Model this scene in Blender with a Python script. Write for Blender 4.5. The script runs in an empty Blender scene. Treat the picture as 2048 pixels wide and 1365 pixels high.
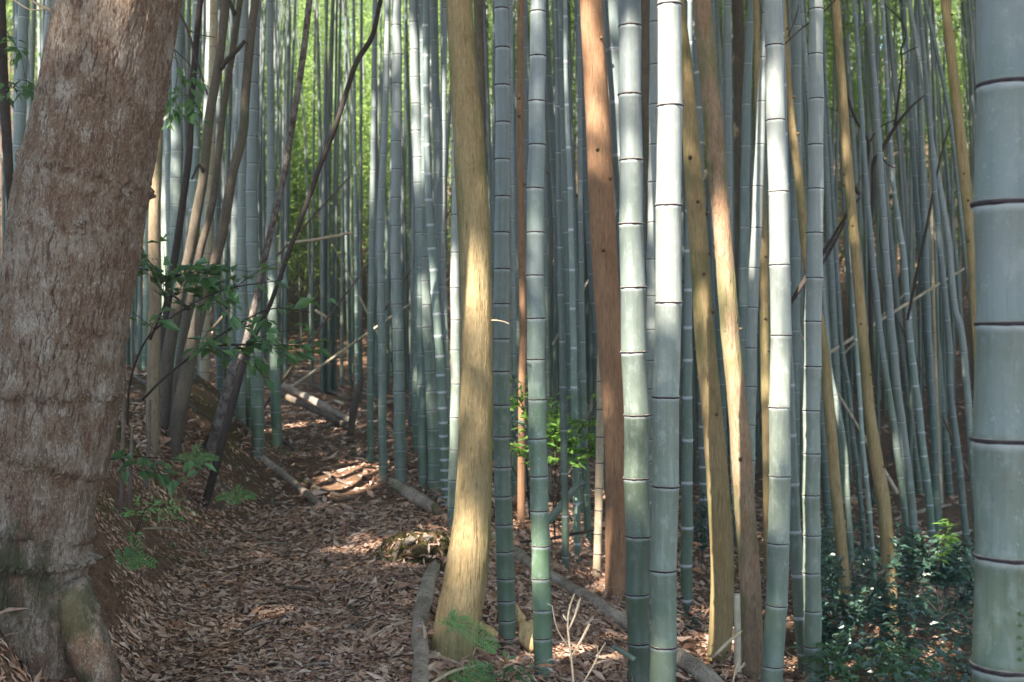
import bpy, math, random
import numpy as np
from mathutils import Vector

random.seed(7)
rng = np.random.default_rng(11)
S = bpy.context.scene
COL = S.collection
R = math.radians

# ------------------------------------------------------------------ camera
F = 2412.0                       # focal length in pixels of the 2048 px wide photograph
CX, CY = 1024.0, 682.5
cam_d = bpy.data.cameras.new('camera')
cam = bpy.data.objects.new('camera', cam_d)
COL.objects.link(cam)
cam_d.sensor_width = 36.0
cam_d.lens = 36.0 * F / 2048.0
cam_d.clip_start = 0.05
cam_d.clip_end = 600
cam.location = (0, 0, 0)
cam.rotation_euler = (R(90), 0, 0)
cam_d.dof.use_dof = True
cam_d.dof.focus_distance = 4.5
cam_d.dof.aperture_fstop = 5.0
S.camera = cam

# ------------------------------------------------------------------ world, sun, exposure
SUN_EL, SUN_AZ = R(46), R(33)     # the sun stands behind the camera, to the left
SD = Vector((-math.sin(SUN_AZ) * math.cos(SUN_EL), -math.cos(SUN_AZ) * math.cos(SUN_EL), math.sin(SUN_EL)))
w = bpy.data.worlds.new('World')
S.world = w
w.use_nodes = True
wn = w.node_tree
bg = wn.nodes['Background']
sky = wn.nodes.new('ShaderNodeTexSky')
sky.sky_type = 'NISHITA'
sky.sun_disc = False
sky.sun_elevation = SUN_EL
sky.sun_rotation = math.atan2(SD.x, SD.y)
sky.air_density = 1.0
sky.dust_density = 0.3
sky.ozone_density = 2.0
wn.links.new(sky.outputs[0], bg.inputs[0])
bg.inputs[1].default_value = 0.088
sun_d = bpy.data.lights.new('sun', 'SUN')
sun_d.energy = 5.0
sun_d.angle = R(0.55)
sun_d.color = (1.0, 0.93, 0.82)
sun = bpy.data.objects.new('sun', sun_d)
sun.rotation_euler = SD.to_track_quat('Z', 'Y').to_euler()
COL.objects.link(sun)
S.view_settings.view_transform = 'Standard'
S.view_settings.look = 'None'
S.view_settings.exposure = 2.72
S.view_settings.gamma = 1.0
S.render.engine = 'CYCLES'
S.cycles.max_bounces = 8
S.cycles.diffuse_bounces = 4
S.cycles.glossy_bounces = 2
S.cycles.transmission_bounces = 4
S.cycles.transparent_max_bounces = 4
S.cycles.sample_clamp_indirect = 6
S.cycles.use_denoising = True

# ------------------------------------------------------------------ numpy noise
def _h(ix, iy, iz, seed):
    n = (ix * 374761393 + iy * 668265263 + iz * 2147483647 + seed * 144665) & 0xffffffff
    n = ((n ^ (n >> 13)) * 1274126177) & 0xffffffff
    n = ((n ^ (n >> 16)) * 2246822519) & 0xffffffff
    return ((n ^ (n >> 15)) & 0xffff) / 65535.0

def vnoise(x, y, z=None, seed=0):
    x = np.asarray(x, float); y = np.asarray(y, float)
    z = np.zeros_like(x) if z is None else np.asarray(z, float)
    x, y, z = np.broadcast_arrays(x, y, z)
    xi = np.floor(x).astype(np.int64); yi = np.floor(y).astype(np.int64); zi = np.floor(z).astype(np.int64)
    fx, fy, fz = x - xi, y - yi, z - zi
    fx = fx * fx * (3 - 2 * fx); fy = fy * fy * (3 - 2 * fy); fz = fz * fz * (3 - 2 * fz)
    r = 0
    for a in (0, 1):
        for b in (0, 1):
            for c in (0, 1):
                wgt = (fx if a else 1 - fx) * (fy if b else 1 - fy) * (fz if c else 1 - fz)
                r = r + wgt * _h(xi + a, yi + b, zi + c, seed)
    return r * 2 - 1

def fbm(x, y, z=None, seed=0, o=3):
    r = 0; a = 1.0; k = 1.0
    for i in range(o):
        r = r + a * vnoise(np.asarray(x) * k, np.asarray(y) * k, None if z is None else np.asarray(z) * k, seed + i * 17)
        a *= .5; k *= 2.03
    return r

def smooth(t):
    t = np.clip(t, 0, 1)
    return t * t * (3 - 2 * t)

# ------------------------------------------------------------------ terrain
PY = np.array([-30, 0, 5, 7, 8.5, 10.5, 11.3, 13.5, 16, 19, 23, 28, 34, 60.])
PX = np.array([-.6, -.8, -1.13, -1.35, -1.35, -1.42, -1.56, -2.15, -2.8, -4.2, -6.5, -9.5, -14, -30.])
PZ = np.array([-1.55, -1.52, -1.416, -1.36, -1.30, -1.21, -1.16, -1.05, -.92, -.70, -.35, .2, 1.2, 8.])
def hz(X, Y, fine=True):
    X = np.asarray(X, float); Y = np.asarray(Y, float)
    px = np.interp(Y, PY, PX); z = np.interp(Y, PY, PZ)
    u = X - px
    t = .28 + .25 * np.clip((Y - 4) / 4, 0, 1)
    wd = .75 + .25 * np.clip((Y - 4) / 4, 0, 1)
    bank = .85 * smooth((-u - t) / wd) * (1 - .55 * smooth((Y - 11) / 5)) * (.35 + .65 * smooth((Y - 1.0) / 3))
    bank = bank + .16 * np.clip(-u - t - wd, 0, 12)
    drop = -.22 * np.clip(u - .6, 0, 5.5) * (1 - .35 * smooth((Y - 18) / 10))
    lip = .05 * np.exp(-((u - .75) / .25) ** 2)
    z = z + bank + drop + lip
    # the hillside far behind, and behind the gully to the right
    far = np.clip(Y - 26, 0, 200)
    z = z + .30 * far * smooth(far / 10) * np.where(Y > 34, 1.0, 1.0)
    z = z - np.clip(np.interp(Y, PY, PZ) - 1.2, 0, 100) * 1.0
    z = z + .10 * fbm(X * .55, Y * .55, seed=3) + .02 * np.clip(np.abs(X) - 6, 0, 100)
    if fine:
        z = z + .025 * fbm(X * 3.1, Y * 3.1, seed=9)
    return z
def ground_z(x, y): return float(hz(np.array([x]), np.array([y]))[0])
def hit(px, py):
    """the point where the sight line through a pixel of the photograph meets the ground"""
    ys = np.arange(2.0, 60, .02)
    zs = hz((px - CX) / F * ys, ys)
    d = -(py - CY) / F * ys - zs
    k = np.nonzero(d < 0)[0]
    return float(ys[k[0]]) if len(k) else 30.0
def P(px, py, Y): return np.array([(px - CX) / F * Y, Y, -(py - CY) / F * Y])

# ------------------------------------------------------------------ mesh helpers
def mesh_np(name, V, Fs, uv=None, attrs=None, smooth_shade=True):
    me = bpy.data.meshes.new(name)
    V = np.asarray(V, np.float32)
    if not isinstance(Fs, (list, tuple)): Fs = [Fs]
    Fs = [np.asarray(f, np.int32) for f in Fs if len(f)]
    loops = np.concatenate([f.ravel() for f in Fs])
    tot = np.concatenate([np.full(len(f), f.shape[1], np.int32) for f in Fs])
    st = np.concatenate([[0], np.cumsum(tot)[:-1]]).astype(np.int32)
    me.vertices.add(len(V)); me.vertices.foreach_set('co', V.ravel())
    me.loops.add(len(loops)); me.loops.foreach_set('vertex_index', loops)
    me.polygons.add(len(tot)); me.polygons.foreach_set('loop_start', st); me.polygons.foreach_set('loop_total', tot)
    me.polygons.foreach_set('use_smooth', np.full(len(tot), smooth_shade, bool))
    if uv is not None:
        l = me.uv_layers.new(name='UVMap')
        l.data.foreach_set('uv', np.asarray(uv, np.float32)[loops].ravel())
    for k, a in (attrs or {}).items():
        at = me.attributes.new(k, 'FLOAT', 'POINT'); at.data.foreach_set('value', np.asarray(a, np.float32))
    me.update(calc_edges=True); me.validate()
    return me

class MB:
    def __init__(self): self.V = []; self.F4 = []; self.F3 = []; self.UV = []; self.n = 0; self.A = []
    def add(self, V, F4=None, F3=None, UV=None, A=None):
        V = np.asarray(V, float)
        self.V.append(V)
        if F4 is not None and len(F4): self.F4.append(np.asarray(F4) + self.n)
        if F3 is not None and len(F3): self.F3.append(np.asarray(F3) + self.n)
        self.UV.append(np.zeros((len(V), 2)) if UV is None else np.asarray(UV))
        self.A.append(np.zeros(len(V)) if A is None else np.asarray(A))
        self.n += len(V)
    def mesh(self, name, origin=(0, 0, 0), smooth_shade=True):
        fs = []
        if self.F4: fs.append(np.concatenate(self.F4))
        if self.F3: fs.append(np.concatenate(self.F3))
        return mesh_np(name, np.concatenate(self.V) - np.asarray(origin), fs, np.concatenate(self.UV), {'mark': np.concatenate(self.A)}, smooth_shade)

def frames(C):
    T = np.gradient(C, axis=0)
    T /= np.linalg.norm(T, axis=1)[:, None] + 1e-9
    ref = np.array([0, 1., 0]) if abs(T[:, 1]).mean() < .8 else np.array([1., 0, 0])
    A = np.cross(np.broadcast_to(ref, T.shape), T); A /= np.linalg.norm(A, axis=1)[:, None] + 1e-9
    B = np.cross(T, A)
    return T, A, B
def tube(mb, C, r, n=10, disp=None, cap=True, uvv=None, uvu=None):
    """a round swept surface through centres C with radii r; disp(theta, s) adds to the radius"""
    C = np.asarray(C, float); r = np.atleast_1d(np.asarray(r, float))
    if len(r) != len(C): r = np.interp(np.linspace(0, 1, len(C)), np.linspace(0, 1, max(2, len(r))), r if len(r) > 1 else np.repeat(r, 2))
    T, A, B = frames(C)
    s = np.concatenate([[0], np.cumsum(np.linalg.norm(np.diff(C, axis=0), axis=1))])
    th = np.linspace(0, 2 * np.pi, n, endpoint=False)
    rr = np.repeat(r[:, None], n, 1)
    if disp is not None: rr = rr + disp(th[None, :], s[:, None])
    V = C[:, None, :] + rr[:, :, None] * (np.cos(th)[None, :, None] * A[:, None, :] + np.sin(th)[None, :, None] * B[:, None, :])
    m = len(C)
    i = np.arange(m - 1)[:, None] * n; j = np.arange(n)[None, :]; k = (j + 1) % n
    Fq = np.stack([i + j, i + k, i + n + k, i + n + j], -1).reshape(-1, 4)
    uv = np.zeros((m, n, 2))
    uv[..., 0] = (s if uvu is None else uvu)[:, None]; uv[..., 1] = (s if uvv is None else uvv)[:, None]
    V = V.reshape(-1, 3); uv = uv.reshape(-1, 2)
    F3 = []
    if cap:
        V = np.concatenate([V, [C[0], C[-1]]]); uv = np.concatenate([uv, [uv[0], uv[-1]]])
        a, b = m * n, m * n + 1
        F3 = [[a, (q + 1) % n, q] for q in range(n)] + [[b, (m - 1) * n + q, (m - 1) * n + (q + 1) % n] for q in range(n)]
    mb.add(V, Fq, F3, uv)

def spline(pts, step):
    """Catmull-Rom through rows of pts (any number of columns), about one sample per step"""
    p = np.asarray(pts, float)
    if len(p) == 2:
        L = np.linalg.norm(p[1, :3] - p[0, :3]); k = max(2, int(L / step) + 1)
        t = np.linspace(0, 1, k)[:, None]
        return p[0] * (1 - t) + p[1] * t
    q = np.concatenate([[2 * p[0] - p[1]], p, [2 * p[-1] - p[-2]]])
    out = []
    for i in range(len(p) - 1):
        a, b, c, d = q[i], q[i + 1], q[i + 2], q[i + 3]
        k = max(1, int(np.linalg.norm(c[:3] - b[:3]) / step))
        for t in np.arange(k) / k:
            out.append(.5 * ((2 * b) + (-a + c) * t + (2 * a - 5 * b + 4 * c - d) * t * t + (-a + 3 * b - 3 * c + d) * t ** 3))
    out.append(p[-1])
    return np.array(out)

# ------------------------------------------------------------------ object helpers
def tag(o, label=None, cat=None, group=None, kind=None):
    if label: o['label'] = label
    if cat: o['category'] = cat
    if group: o['group'] = group
    if kind: o['kind'] = kind
    return o
def empty(name, loc, label, cat, group=None):
    o = bpy.data.objects.new(name, None); COL.objects.link(o)
    o.empty_display_size = .1; o.location = loc
    return tag(o, label, cat, group)
def link(name, me, mat, parent=None, loc=None):
    o = bpy.data.objects.new(name, me); COL.objects.link(o)
    if mat is not None and not me.materials: me.materials.append(mat)
    if parent is not None: o.parent = parent
    if loc is not None: o.location = loc
    return o

# ------------------------------------------------------------------ materials
class NT:
    def __init__(self, name):
        self.m = bpy.data.materials.new(name); self.m.use_nodes = True
        self.t = self.m.node_tree; self.t.nodes.clear()
        self.out = self.t.nodes.new('ShaderNodeOutputMaterial')
    def n(self, typ, ins=None, **props):
        nd = self.t.nodes.new('ShaderNode' + typ)
        for k, v in props.items(): setattr(nd, k, v)
        for k, v in (ins or {}).items(): self.set(nd.inputs[k], v)
        return nd
    def set(self, sock, v):
        if hasattr(v, 'is_output') or isinstance(v, bpy.types.NodeSocket): self.t.links.new(v, sock)
        elif isinstance(v, tuple) and len(v) == 3 and sock.type == 'RGBA': sock.default_value = (*v, 1)
        else: sock.default_value = v
    def math(self, op, a, b=0.0, c=None, clamp=False):
        nd = self.n('Math', operation=op, use_clamp=clamp)
        self.set(nd.inputs[0], a); self.set(nd.inputs[1], b)
        if c is not None: self.set(nd.inputs[2], c)
        return nd.outputs[0]
    def mix(self, f, a, b, blend='MIX'):
        nd = self.n('Mix', data_type='RGBA', blend_type=blend)
        self.set(nd.inputs[0], f); self.set(nd.inputs[6], a); self.set(nd.inputs[7], b)
        return nd.outputs[2]
    def coords(self, scale=(1, 1, 1), out='Object'):
        tc = self.n('TexCoord'); mp = self.n('Mapping', {'Vector': tc.outputs[out], 'Scale': scale})
        return mp.outputs[0]
    def noise(self, vec, scale, detail=3, rough=.55, dist=0.0):
        return self.n('TexNoise', {'Vector': vec, 'Scale': scale, 'Detail': float(detail), 'Roughness': rough, 'Distortion': dist}).outputs[0]
    def step(self, v, lo, hi):
        return self.n('MapRange', {'Value': v, 'From Min': lo, 'From Max': hi, 'To Min': 0.0, 'To Max': 1.0}, interpolation_type='SMOOTHSTEP').outputs[0]
    def ramp(self, v, stops):
        r = self.n('ValToRGB', {'Fac': v}); e = r.color_ramp.elements
        while len(e) < len(stops): e.new(.5)
        for el, (p, c) in zip(e, stops): el.position = p; el.color = (*c, 1)
        return r.outputs[0]
    def done(self, col, rough=.7, bump=None, bs=.3, bd=.01, spec=.3, **kw):
        b = self.n('BsdfPrincipled', {'Base Color': col, 'Roughness': rough, 'Specular IOR Level': spec})
        for k, v in kw.items(): self.set(b.inputs[k.replace('_', ' ')], v)
        if bump is not None:
            bp = self.n('Bump', {'Height': bump, 'Strength': bs, 'Distance': bd})
            self.t.links.new(bp.outputs[0], b.inputs['Normal'])
        self.t.links.new(b.outputs[0], self.out.inputs[0])
        return self.m

def bamboo_mat(name, lo, hi, foot=(.060, .098, .052), sky_bloom=(.158, .172, .190), ring=(.035, .028, .028), ringw=.0050, wax=.55, waxw=.022, waxc=(.34, .36, .345), tint=.25, rough=.42):
    t = NT(name)
    rnd = t.n('ObjectInfo').outputs['Random']
    big = t.noise(t.coords((5, 5, 1.2)), 1.0, 4, .6)
    fib = t.noise(t.coords((90, 90, 1.5)), 1.0, 2, .5)
    blot = t.noise(t.coords((22, 22, 14)), 1.0, 5, .65)
    spk = t.noise(t.coords((150, 150, 110)), 1.0, 2, .5)
    c = t.mix(t.step(big, .3, .7), lo, hi)
    c = t.mix(t.math('MULTIPLY', t.step(fib, .35, .75), .35), c, tuple(x * .62 for x in lo))
    c = t.mix(t.math('MULTIPLY', t.step(blot, .50, .72), .42), c, tuple(min(.6, x * 1.7 + .04) for x in hi))
    c = t.mix(t.math('MULTIPLY', t.step(blot, .44, .30), .35), c, tuple(x * .6 for x in lo))
    c = t.mix(t.math('MULTIPLY', t.step(spk, .66, .74), .35), c, (.48, .5, .47))
    stn = t.noise(t.coords((30, 30, 3.2)), 1.0, 5, .7, .6)            # run-off stains and algae
    c = t.mix(t.math('MULTIPLY', t.step(stn, .53, .70), .5), c, (lo[0] * .62, lo[1] * .72, lo[2] * .45))
    c = t.mix(t.math('MULTIPLY', t.step(stn, .46, .32), .35), c, tuple(min(.6, x * 1.35 + .02) for x in hi))
    lch = t.noise(t.coords((60, 60, 45)), 1.0, 5, .75)
    c = t.mix(t.math('MULTIPLY', t.step(lch, .62, .68), .5), c, tuple(min(.6, x * 1.5 + .06) for x in hi))
    c = t.mix(t.math('MULTIPLY', t.step(lch, .36, .31), .5), c, (.05, .055, .04))
    # algae-green foot to waxy blue-grey top; sky and ground light painted into the tone
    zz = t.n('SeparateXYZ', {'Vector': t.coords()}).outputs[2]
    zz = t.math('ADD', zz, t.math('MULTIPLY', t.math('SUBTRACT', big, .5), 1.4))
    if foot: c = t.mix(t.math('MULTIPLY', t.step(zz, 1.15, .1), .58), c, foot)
    if sky_bloom: c = t.mix(t.math('MULTIPLY', t.step(zz, .9, 3.0), .52), c, sky_bloom)
    # every culm its own tone
    hs = t.n('HueSaturation', {'Hue': t.math('ADD', .5 - tint * .06, t.math('MULTIPLY', rnd, tint * .12)),
                               'Saturation': t.math('ADD', 1 - tint, t.math('MULTIPLY', t.math('FRACT', t.math('MULTIPLY', rnd, 7.3)), 2 * tint)),
                               'Value': t.math('ADD', 1 - tint, t.math('MULTIPLY', t.math('FRACT', t.math('MULTIPLY', rnd, 13.7)), 2 * tint)), 'Color': c})
    c = hs.outputs[0]
    uv = t.n('TexCoord').outputs['UV']
    sp = t.n('SeparateXYZ', {'Vector': uv})
    up, dn = sp.outputs[0], sp.outputs[1]           # metres above the node below / below the node above
    wob = t.math('MULTIPLY', t.math('SUBTRACT', t.noise(t.coords((40, 40, 40)), 1.0, 2), .5), .012)
    wx = t.math('MULTIPLY', t.step(t.math('ADD', dn, wob), waxw, waxw * .25), wax)
    c = t.mix(wx, c, waxc)
    dk = t.math('MAXIMUM', t.step(dn, ringw * .9, ringw * .45), t.step(up, ringw * .6, ringw * .25))
    c = t.mix(dk, c, ring)
    return t.done(c, t.math('ADD', rough + .06, t.math('MULTIPLY', t.math('SUBTRACT', blot, .5), .5)), t.math('ADD', fib, t.math('MULTIPLY', blot, .6)), .12, .004, spec=.45)

M = {}
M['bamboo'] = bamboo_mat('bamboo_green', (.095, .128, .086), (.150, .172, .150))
M['bamboo_pale'] = bamboo_mat('bamboo_pale', (.150, .176, .132), (.215, .235, .202), foot=(.085, .125, .075), sky_bloom=(.215, .225, .230), tint=.08)
M['bamboo_deep'] = bamboo_mat('bamboo_deep', (.055, .086, .060), (.088, .118, .098), sky_bloom=(.095, .115, .120))
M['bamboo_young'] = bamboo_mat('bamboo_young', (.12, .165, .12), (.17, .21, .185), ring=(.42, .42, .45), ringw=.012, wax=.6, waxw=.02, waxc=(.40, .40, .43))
M['bamboo_dead'] = bamboo_mat('bamboo_dead', (.30, .23, .15), (.40, .33, .24), foot=None, sky_bloom=None, ring=(.09, .05, .03), ringw=.006, wax=.15, tint=.12, rough=.6)
M['bamboo_olive'] = bamboo_mat('bamboo_olive', (.10, .14, .06), (.16, .19, .11), sky_bloom=None)

def ring_mat():
    t = NT('node_ring_dark')
    nz = t.noise(t.coords((80, 80, 200)), 1.0, 3)
    sp = t.n('SeparateXYZ', {'Vector': t.n('TexCoord').outputs['UV']})
    c = t.mix(t.step(nz, .4, .7), (.016, .010, .014), (.05, .034, .034))
    c = t.mix(t.step(sp.outputs[1], .80, .95), c, (.34, .30, .24))
    return t.done(c, .6, nz, .3, .002)
M['ring'] = ring_mat()
def ring_pale():
    t = NT('node_ring_pale')
    nz = t.noise(t.coords((80, 80, 200)), 1.0, 3)
    return t.done(t.mix(nz, (.28, .28, .29), (.44, .44, .46)), .6)
M['ring_pale'] = ring_pale()

def bark_mat(name, c0, c1, c2, crack=(.05, .03, .02), fib=(70, 70, 3), patch=(3, 3, 1.2), moss=0.0, mossc=(.10, .12, .03), bs=.5, crk=.5, knots=0.0, spec=.2):
    """fibrous or cracked bark: c0..c1 in large patches, c2 along the fibres, dark cracks, optional moss and dark knots"""
    t = NT(name)
    p = t.noise(t.coords(patch), 1.0, 5, .6)
    f = t.noise(t.coords(fib), 1.0, 4, .6, .4)
    g = t.noise(t.coords((fib[0] * 2.2, fib[1] * 2.2, fib[2] * 3)), 1.0, 3, .6)
    c = t.mix(t.step(p, .34, .66), c0, c1)
    c = t.mix(t.math('MULTIPLY', t.step(f, .45, .7), .6), c, c2)
    c = t.mix(t.math('MULTIPLY', t.step(t.math('ADD', t.math('MULTIPLY', f, .7), t.math('MULTIPLY', g, .3)), .44, .34), crk), c, crack)
    hf = t.noise(t.coords((fib[0] * 3.2, fib[1] * 3.2, fib[2] * 4.5)), 1.0, 3, .65)
    c = t.mix(t.math('MULTIPLY', t.step(hf, .52, .62), .30), c, tuple(min(.7, x * 1.45 + .01) for x in c1))
    c = t.mix(t.math('MULTIPLY', t.step(hf, .46, .38), .36), c, tuple(x * .5 for x in c0))
    sc_ = t.noise(t.coords((patch[0] * 5, patch[1] * 5, patch[2] * 9)), 1.0, 5, .75)
    c = t.mix(t.math('MULTIPLY', t.step(sc_, .57, .66), .4), c, tuple(x * .55 for x in c0))
    if knots:
        v = t.n('TexVoronoi', {'Vector': t.coords((9, 9, 4.5)), 'Scale': 1.0, 'Randomness': 1.0}).outputs['Distance']
        c = t.mix(t.math('MULTIPLY', t.step(v, .16, .08), knots), c, (.05, .025, .012))
    if moss:
        mz = t.noise(t.coords((2.2, 2.2, 1.1)), 1.0, 6, .65)
        gm = t.n('NewGeometry').outputs['Normal']
        nx = t.n('SeparateXYZ', {'Vector': gm}).outputs[0]
        mm = t.step(t.math('ADD', mz, t.math('MULTIPLY', t.math('ABSOLUTE', nx), .12)), .66 - moss * .3, .80 - moss * .2)
        c = t.mix(t.math('MULTIPLY', mm, .75), c, mossc)
    return t.done(c, .85, t.math('ADD', f, t.math('MULTIPLY', g, .5)), bs, .012, spec=spec)
M['cedar_yellow'] = bark_mat('bark_yellow', (.225, .153, .070), (.285, .210, .104), (.325, .25, .14), (.075, .045, .022), fib=(75, 75, 7), patch=(4, 4, 1.5), moss=.42, mossc=(.11, .108, .040), crk=.85, knots=.0, bs=.8)
M['cedar_gold'] = bark_mat('bark_gold', (.245, .168, .076), (.30, .218, .110), (.21, .138, .066), (.09, .05, .024), patch=(5, 5, 2), moss=.5, mossc=(.12, .122, .045), crk=.75, bs=.6, knots=.2)
M['cedar_rust'] = bark_mat('bark_rust', (.205, .108, .058), (.275, .155, .085), (.165, .082, .045), (.06, .028, .018), patch=(5, 5, 2), crk=.75, bs=.6, knots=.25)
M['cedar_peel'] = bark_mat('bark_peeling', (.20, .135, .085), (.29, .195, .125), (.27, .115, .052), (.07, .04, .025), fib=(50, 50, 6), patch=(8, 8, 3.5), moss=.55, mossc=(.10, .115, .045), crk=.75, bs=.6)
M['bark_brown'] = bark_mat('bark_brown', (.066, .050, .036), (.115, .090, .066), (.055, .045, .034), (.04, .028, .02), fib=(45, 45, 9), crk=.5, moss=.25, mossc=(.08, .09, .04))
M['bark_tan'] = bark_mat('bark_tan', (.16, .115, .072), (.22, .165, .105), (.12, .09, .055), (.05, .03, .02), fib=(60, 60, 8), crk=.5, moss=.4, mossc=(.10, .105, .05))
M['bark_dark'] = bark_mat('bark_dark', (.028, .02, .016), (.055, .042, .034), (.04, .025, .018), (.012, .008, .006), fib=(60, 60, 12))
M['bark_mottled'] = bark_mat('bark_mottled', (.045, .030, .024), (.20, .17, .145), (.055, .034, .028), (.02, .012, .01), fib=(40, 40, 14), patch=(26, 26, 18), crk=.6)
M['stub'] = bark_mat('branch_stub_wood', (.09, .056, .032), (.135, .088, .05), (.10, .06, .035), (.02, .012, .008))
M['log'] = bark_mat('dead_wood', (.22, .17, .13), (.40, .33, .26), (.15, .11, .085), (.05, .035, .028), fib=(30, 30, 30), patch=(7, 7, 7), crk=.8, moss=.15, bs=.9)
M['log_dark'] = bark_mat('rotting_wood', (.085, .06, .045), (.15, .115, .09), (.08, .05, .035), (.025, .016, .012), fib=(35, 35, 35), patch=(8, 8, 8), crk=.6, moss=.35, mossc=(.06, .07, .02))
M['stick'] = bark_mat('dry_stick', (.42, .30, .19), (.52, .42, .30), (.36, .24, .14), (.16, .09, .05), fib=(120, 120, 20), patch=(12, 12, 12), crk=.3, bs=.2)

def bark_big():
    t = NT('bark_grey_brown')
    p = t.noise(t.coords((3.6, 3.6, 2.6)), 1.0, 6, .68, .6)
    p2 = t.noise(t.coords((15, 15, 9)), 1.0, 5, .7, .4)
    f = t.noise(t.coords((75, 75, 17)), 1.0, 4, .65, .5)
    g = t.noise(t.coords((210, 210, 90)), 1.0, 3, .6)
    mk = t.n('Attribute', attribute_name='mark').outputs['Fac']        # how deep in a crack or fold
    c = t.mix(t.step(t.math('ADD', t.math('MULTIPLY', p, .6), t.math('MULTIPLY', p2, .4)), .42, .60), (.128, .082, .052), (.200, .155, .116))
    c = t.mix(t.math('MULTIPLY', t.step(t.math('ADD', t.math('MULTIPLY', p2, .55), t.math('MULTIPLY', g, .45)), .53, .61), .45), c, (.34, .31, .27))
    c = t.mix(t.math('MULTIPLY', t.step(t.math('ADD', t.math('MULTIPLY', p2, .6), t.math('MULTIPLY', g, .4)), .46, .39), .7), c, (.095, .046, .032))
    c = t.mix(t.math('MULTIPLY', t.step(f, .47, .41), .7), c, (.070, .036, .024))
    c = t.mix(t.math('MULTIPLY', t.step(g, .55, .63), .32), c, (.32, .26, .20))
    c = t.mix(t.math('MULTIPLY', t.step(g, .44, .32), .4), c, (.08, .045, .03))
    c = t.mix(t.math('MULTIPLY', t.step(mk, .08, .8), .82), c, (.048, .028, .020))
    m = t.noise(t.coords((5, 5, 3.5)), 1.0, 6, .7)
    z = t.n('SeparateXYZ', {'Vector': t.coords()}).outputs[2]
    low = t.step(z, 1.0, .0)                                           # algae climbs from the wet foot of the tree
    mm = t.step(t.math('ADD', m, t.math('MULTIPLY', low, .12)), .60, .72)
    c = t.mix(t.math('MULTIPLY', mm, .78), c, (.034, .040, .018))
    return t.done(c, .88, t.math('ADD', f, t.math('MULTIPLY', g, .6)), .75, .010, spec=.2)
M['bark_big'] = bark_big()

def leaf_mat(name, dif, trn, k=.45, var=.5, gloss=.5, spec=.3):
    t = NT(name)
    rn = t.n('NewGeometry').outputs['Random Per Island']
    hs = lambda col: t.n('HueSaturation', {'Hue': t.math('ADD', .5 - .035 * var, t.math('MULTIPLY', t.math('FRACT', t.math('MULTIPLY', rn, 5.7)), .07 * var)), 'Saturation': 1.0,
                                           'Value': t.math('ADD', 1 - var * .7, t.math('MULTIPLY', rn, var * 1.4)), 'Color': (*col, 1)}).outputs[0]
    b = t.n('BsdfPrincipled', {'Base Color': hs(dif), 'Roughness': gloss, 'Specular IOR Level': spec})
    tr = t.n('BsdfTranslucent', {'Color': hs(trn)})
    mx = t.n('MixShader', {0: k, 1: b.outputs[0], 2: tr.outputs[0]})
    t.t.links.new(mx.outputs[0], t.out.inputs[0])
    return t.m
M['leaf_bamboo'] = leaf_mat('bamboo_leaf', (.14, .21, .055), (.35, .48, .12), .5)
M['leaf_shrub'] = leaf_mat('shrub_leaf', (.070, .135, .055), (.17, .31, .08), .35, gloss=.40, spec=.5)
M['leaf_gloss'] = leaf_mat('glossy_leaf', (.040, .080, .055), (.07, .15, .05), .2, gloss=.28, spec=.6)
M['leaf_bright'] = leaf_mat('bright_leaf', (.13, .24, .05), (.32, .52, .08), .5)
M['leaf_fern'] = leaf_mat('fern_leaf', (.16, .32, .11), (.25, .46, .11), .4, var=.25)
M['shade_canopy'] = leaf_mat('canopy_leaf', (.10, .14, .05), (.34, .36, .18), .5)

def litter_mat():
    t = NT('dead_leaf')
    rn = t.n('NewGeometry').outputs['Random Per Island']
    c = t.ramp(rn, [(0, (.14, .066, .040)), (.18, (.27, .145, .092)), (.42, (.40, .245, .168)), (.65, (.49, .33, .24)), (.85, (.58, .43, .34)), (1.0, (.44, .20, .09))])
    nz = t.noise(t.coords((40, 40, 40)), 1.0, 3)
    c = t.mix(t.math('MULTIPLY', t.step(nz, .5, .7), .35), c, (.09, .055, .035))
    return t.done(c, .75, None, spec=.25)
M['litter'] = litter_mat()

M['litter_moss'] = leaf_mat('moss_tuft', (.085, .080, .028), (.12, .13, .03), .2, var=.9, gloss=.9, spec=.05)

def ground_mat():
    t = NT('forest_soil')
    n1 = t.noise(t.coords((1.3, 1.3, 1.3)), 1.0, 6, .65)
    n2 = t.noise(t.coords((18, 18, 18)), 1.0, 6, .7)
    n3 = t.noise(t.coords((70, 70, 70)), 1.0, 3, .6)
    c = t.mix(t.step(n2, .35, .65), (.080, .044, .027), (.175, .104, .066))
    c = t.mix(t.math('MULTIPLY', t.step(n3, .55, .7), .6), c, (.30, .20, .14))
    c = t.mix(t.math('MULTIPLY', t.step(n1, .54, .68), .5), c, (.13, .070, .036))
    mk = t.n('Attribute', attribute_name='mark').outputs['Fac']
    ms = t.step(t.math('ADD', t.math('MULTIPLY', mk, .34), t.math('ADD', t.math('MULTIPLY', n1, .55), t.math('MULTIPLY', n2, .30))),   .76, .88)
    c = t.mix(t.math('MULTIPLY', ms, .7), c, t.mix(n3, (.035, .045, .010), (.085, .095, .022)))
    return t.done(c, .95, t.math('ADD', n2, t.math('MULTIPLY', n3, .4)), .8, .03, spec=.1)
M['ground'] = ground_mat()
def moss_mat():
    t = NT('moss')
    n2 = t.noise(t.coords((14, 14, 14)), 1.0, 6, .7); n3 = t.noise(t.coords((90, 90, 90)), 1.0, 3, .6)
    c = t.mix(t.step(n2, .40, .6), (.12, .07, .042), (.085, .070, .030))
    c = t.mix(t.math('MULTIPLY', t.step(n3, .5, .7), .5), c, (.13, .11, .045))
    return t.done(c, .95, t.math('ADD', n2, n3), .9, .02, spec=.1)
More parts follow.
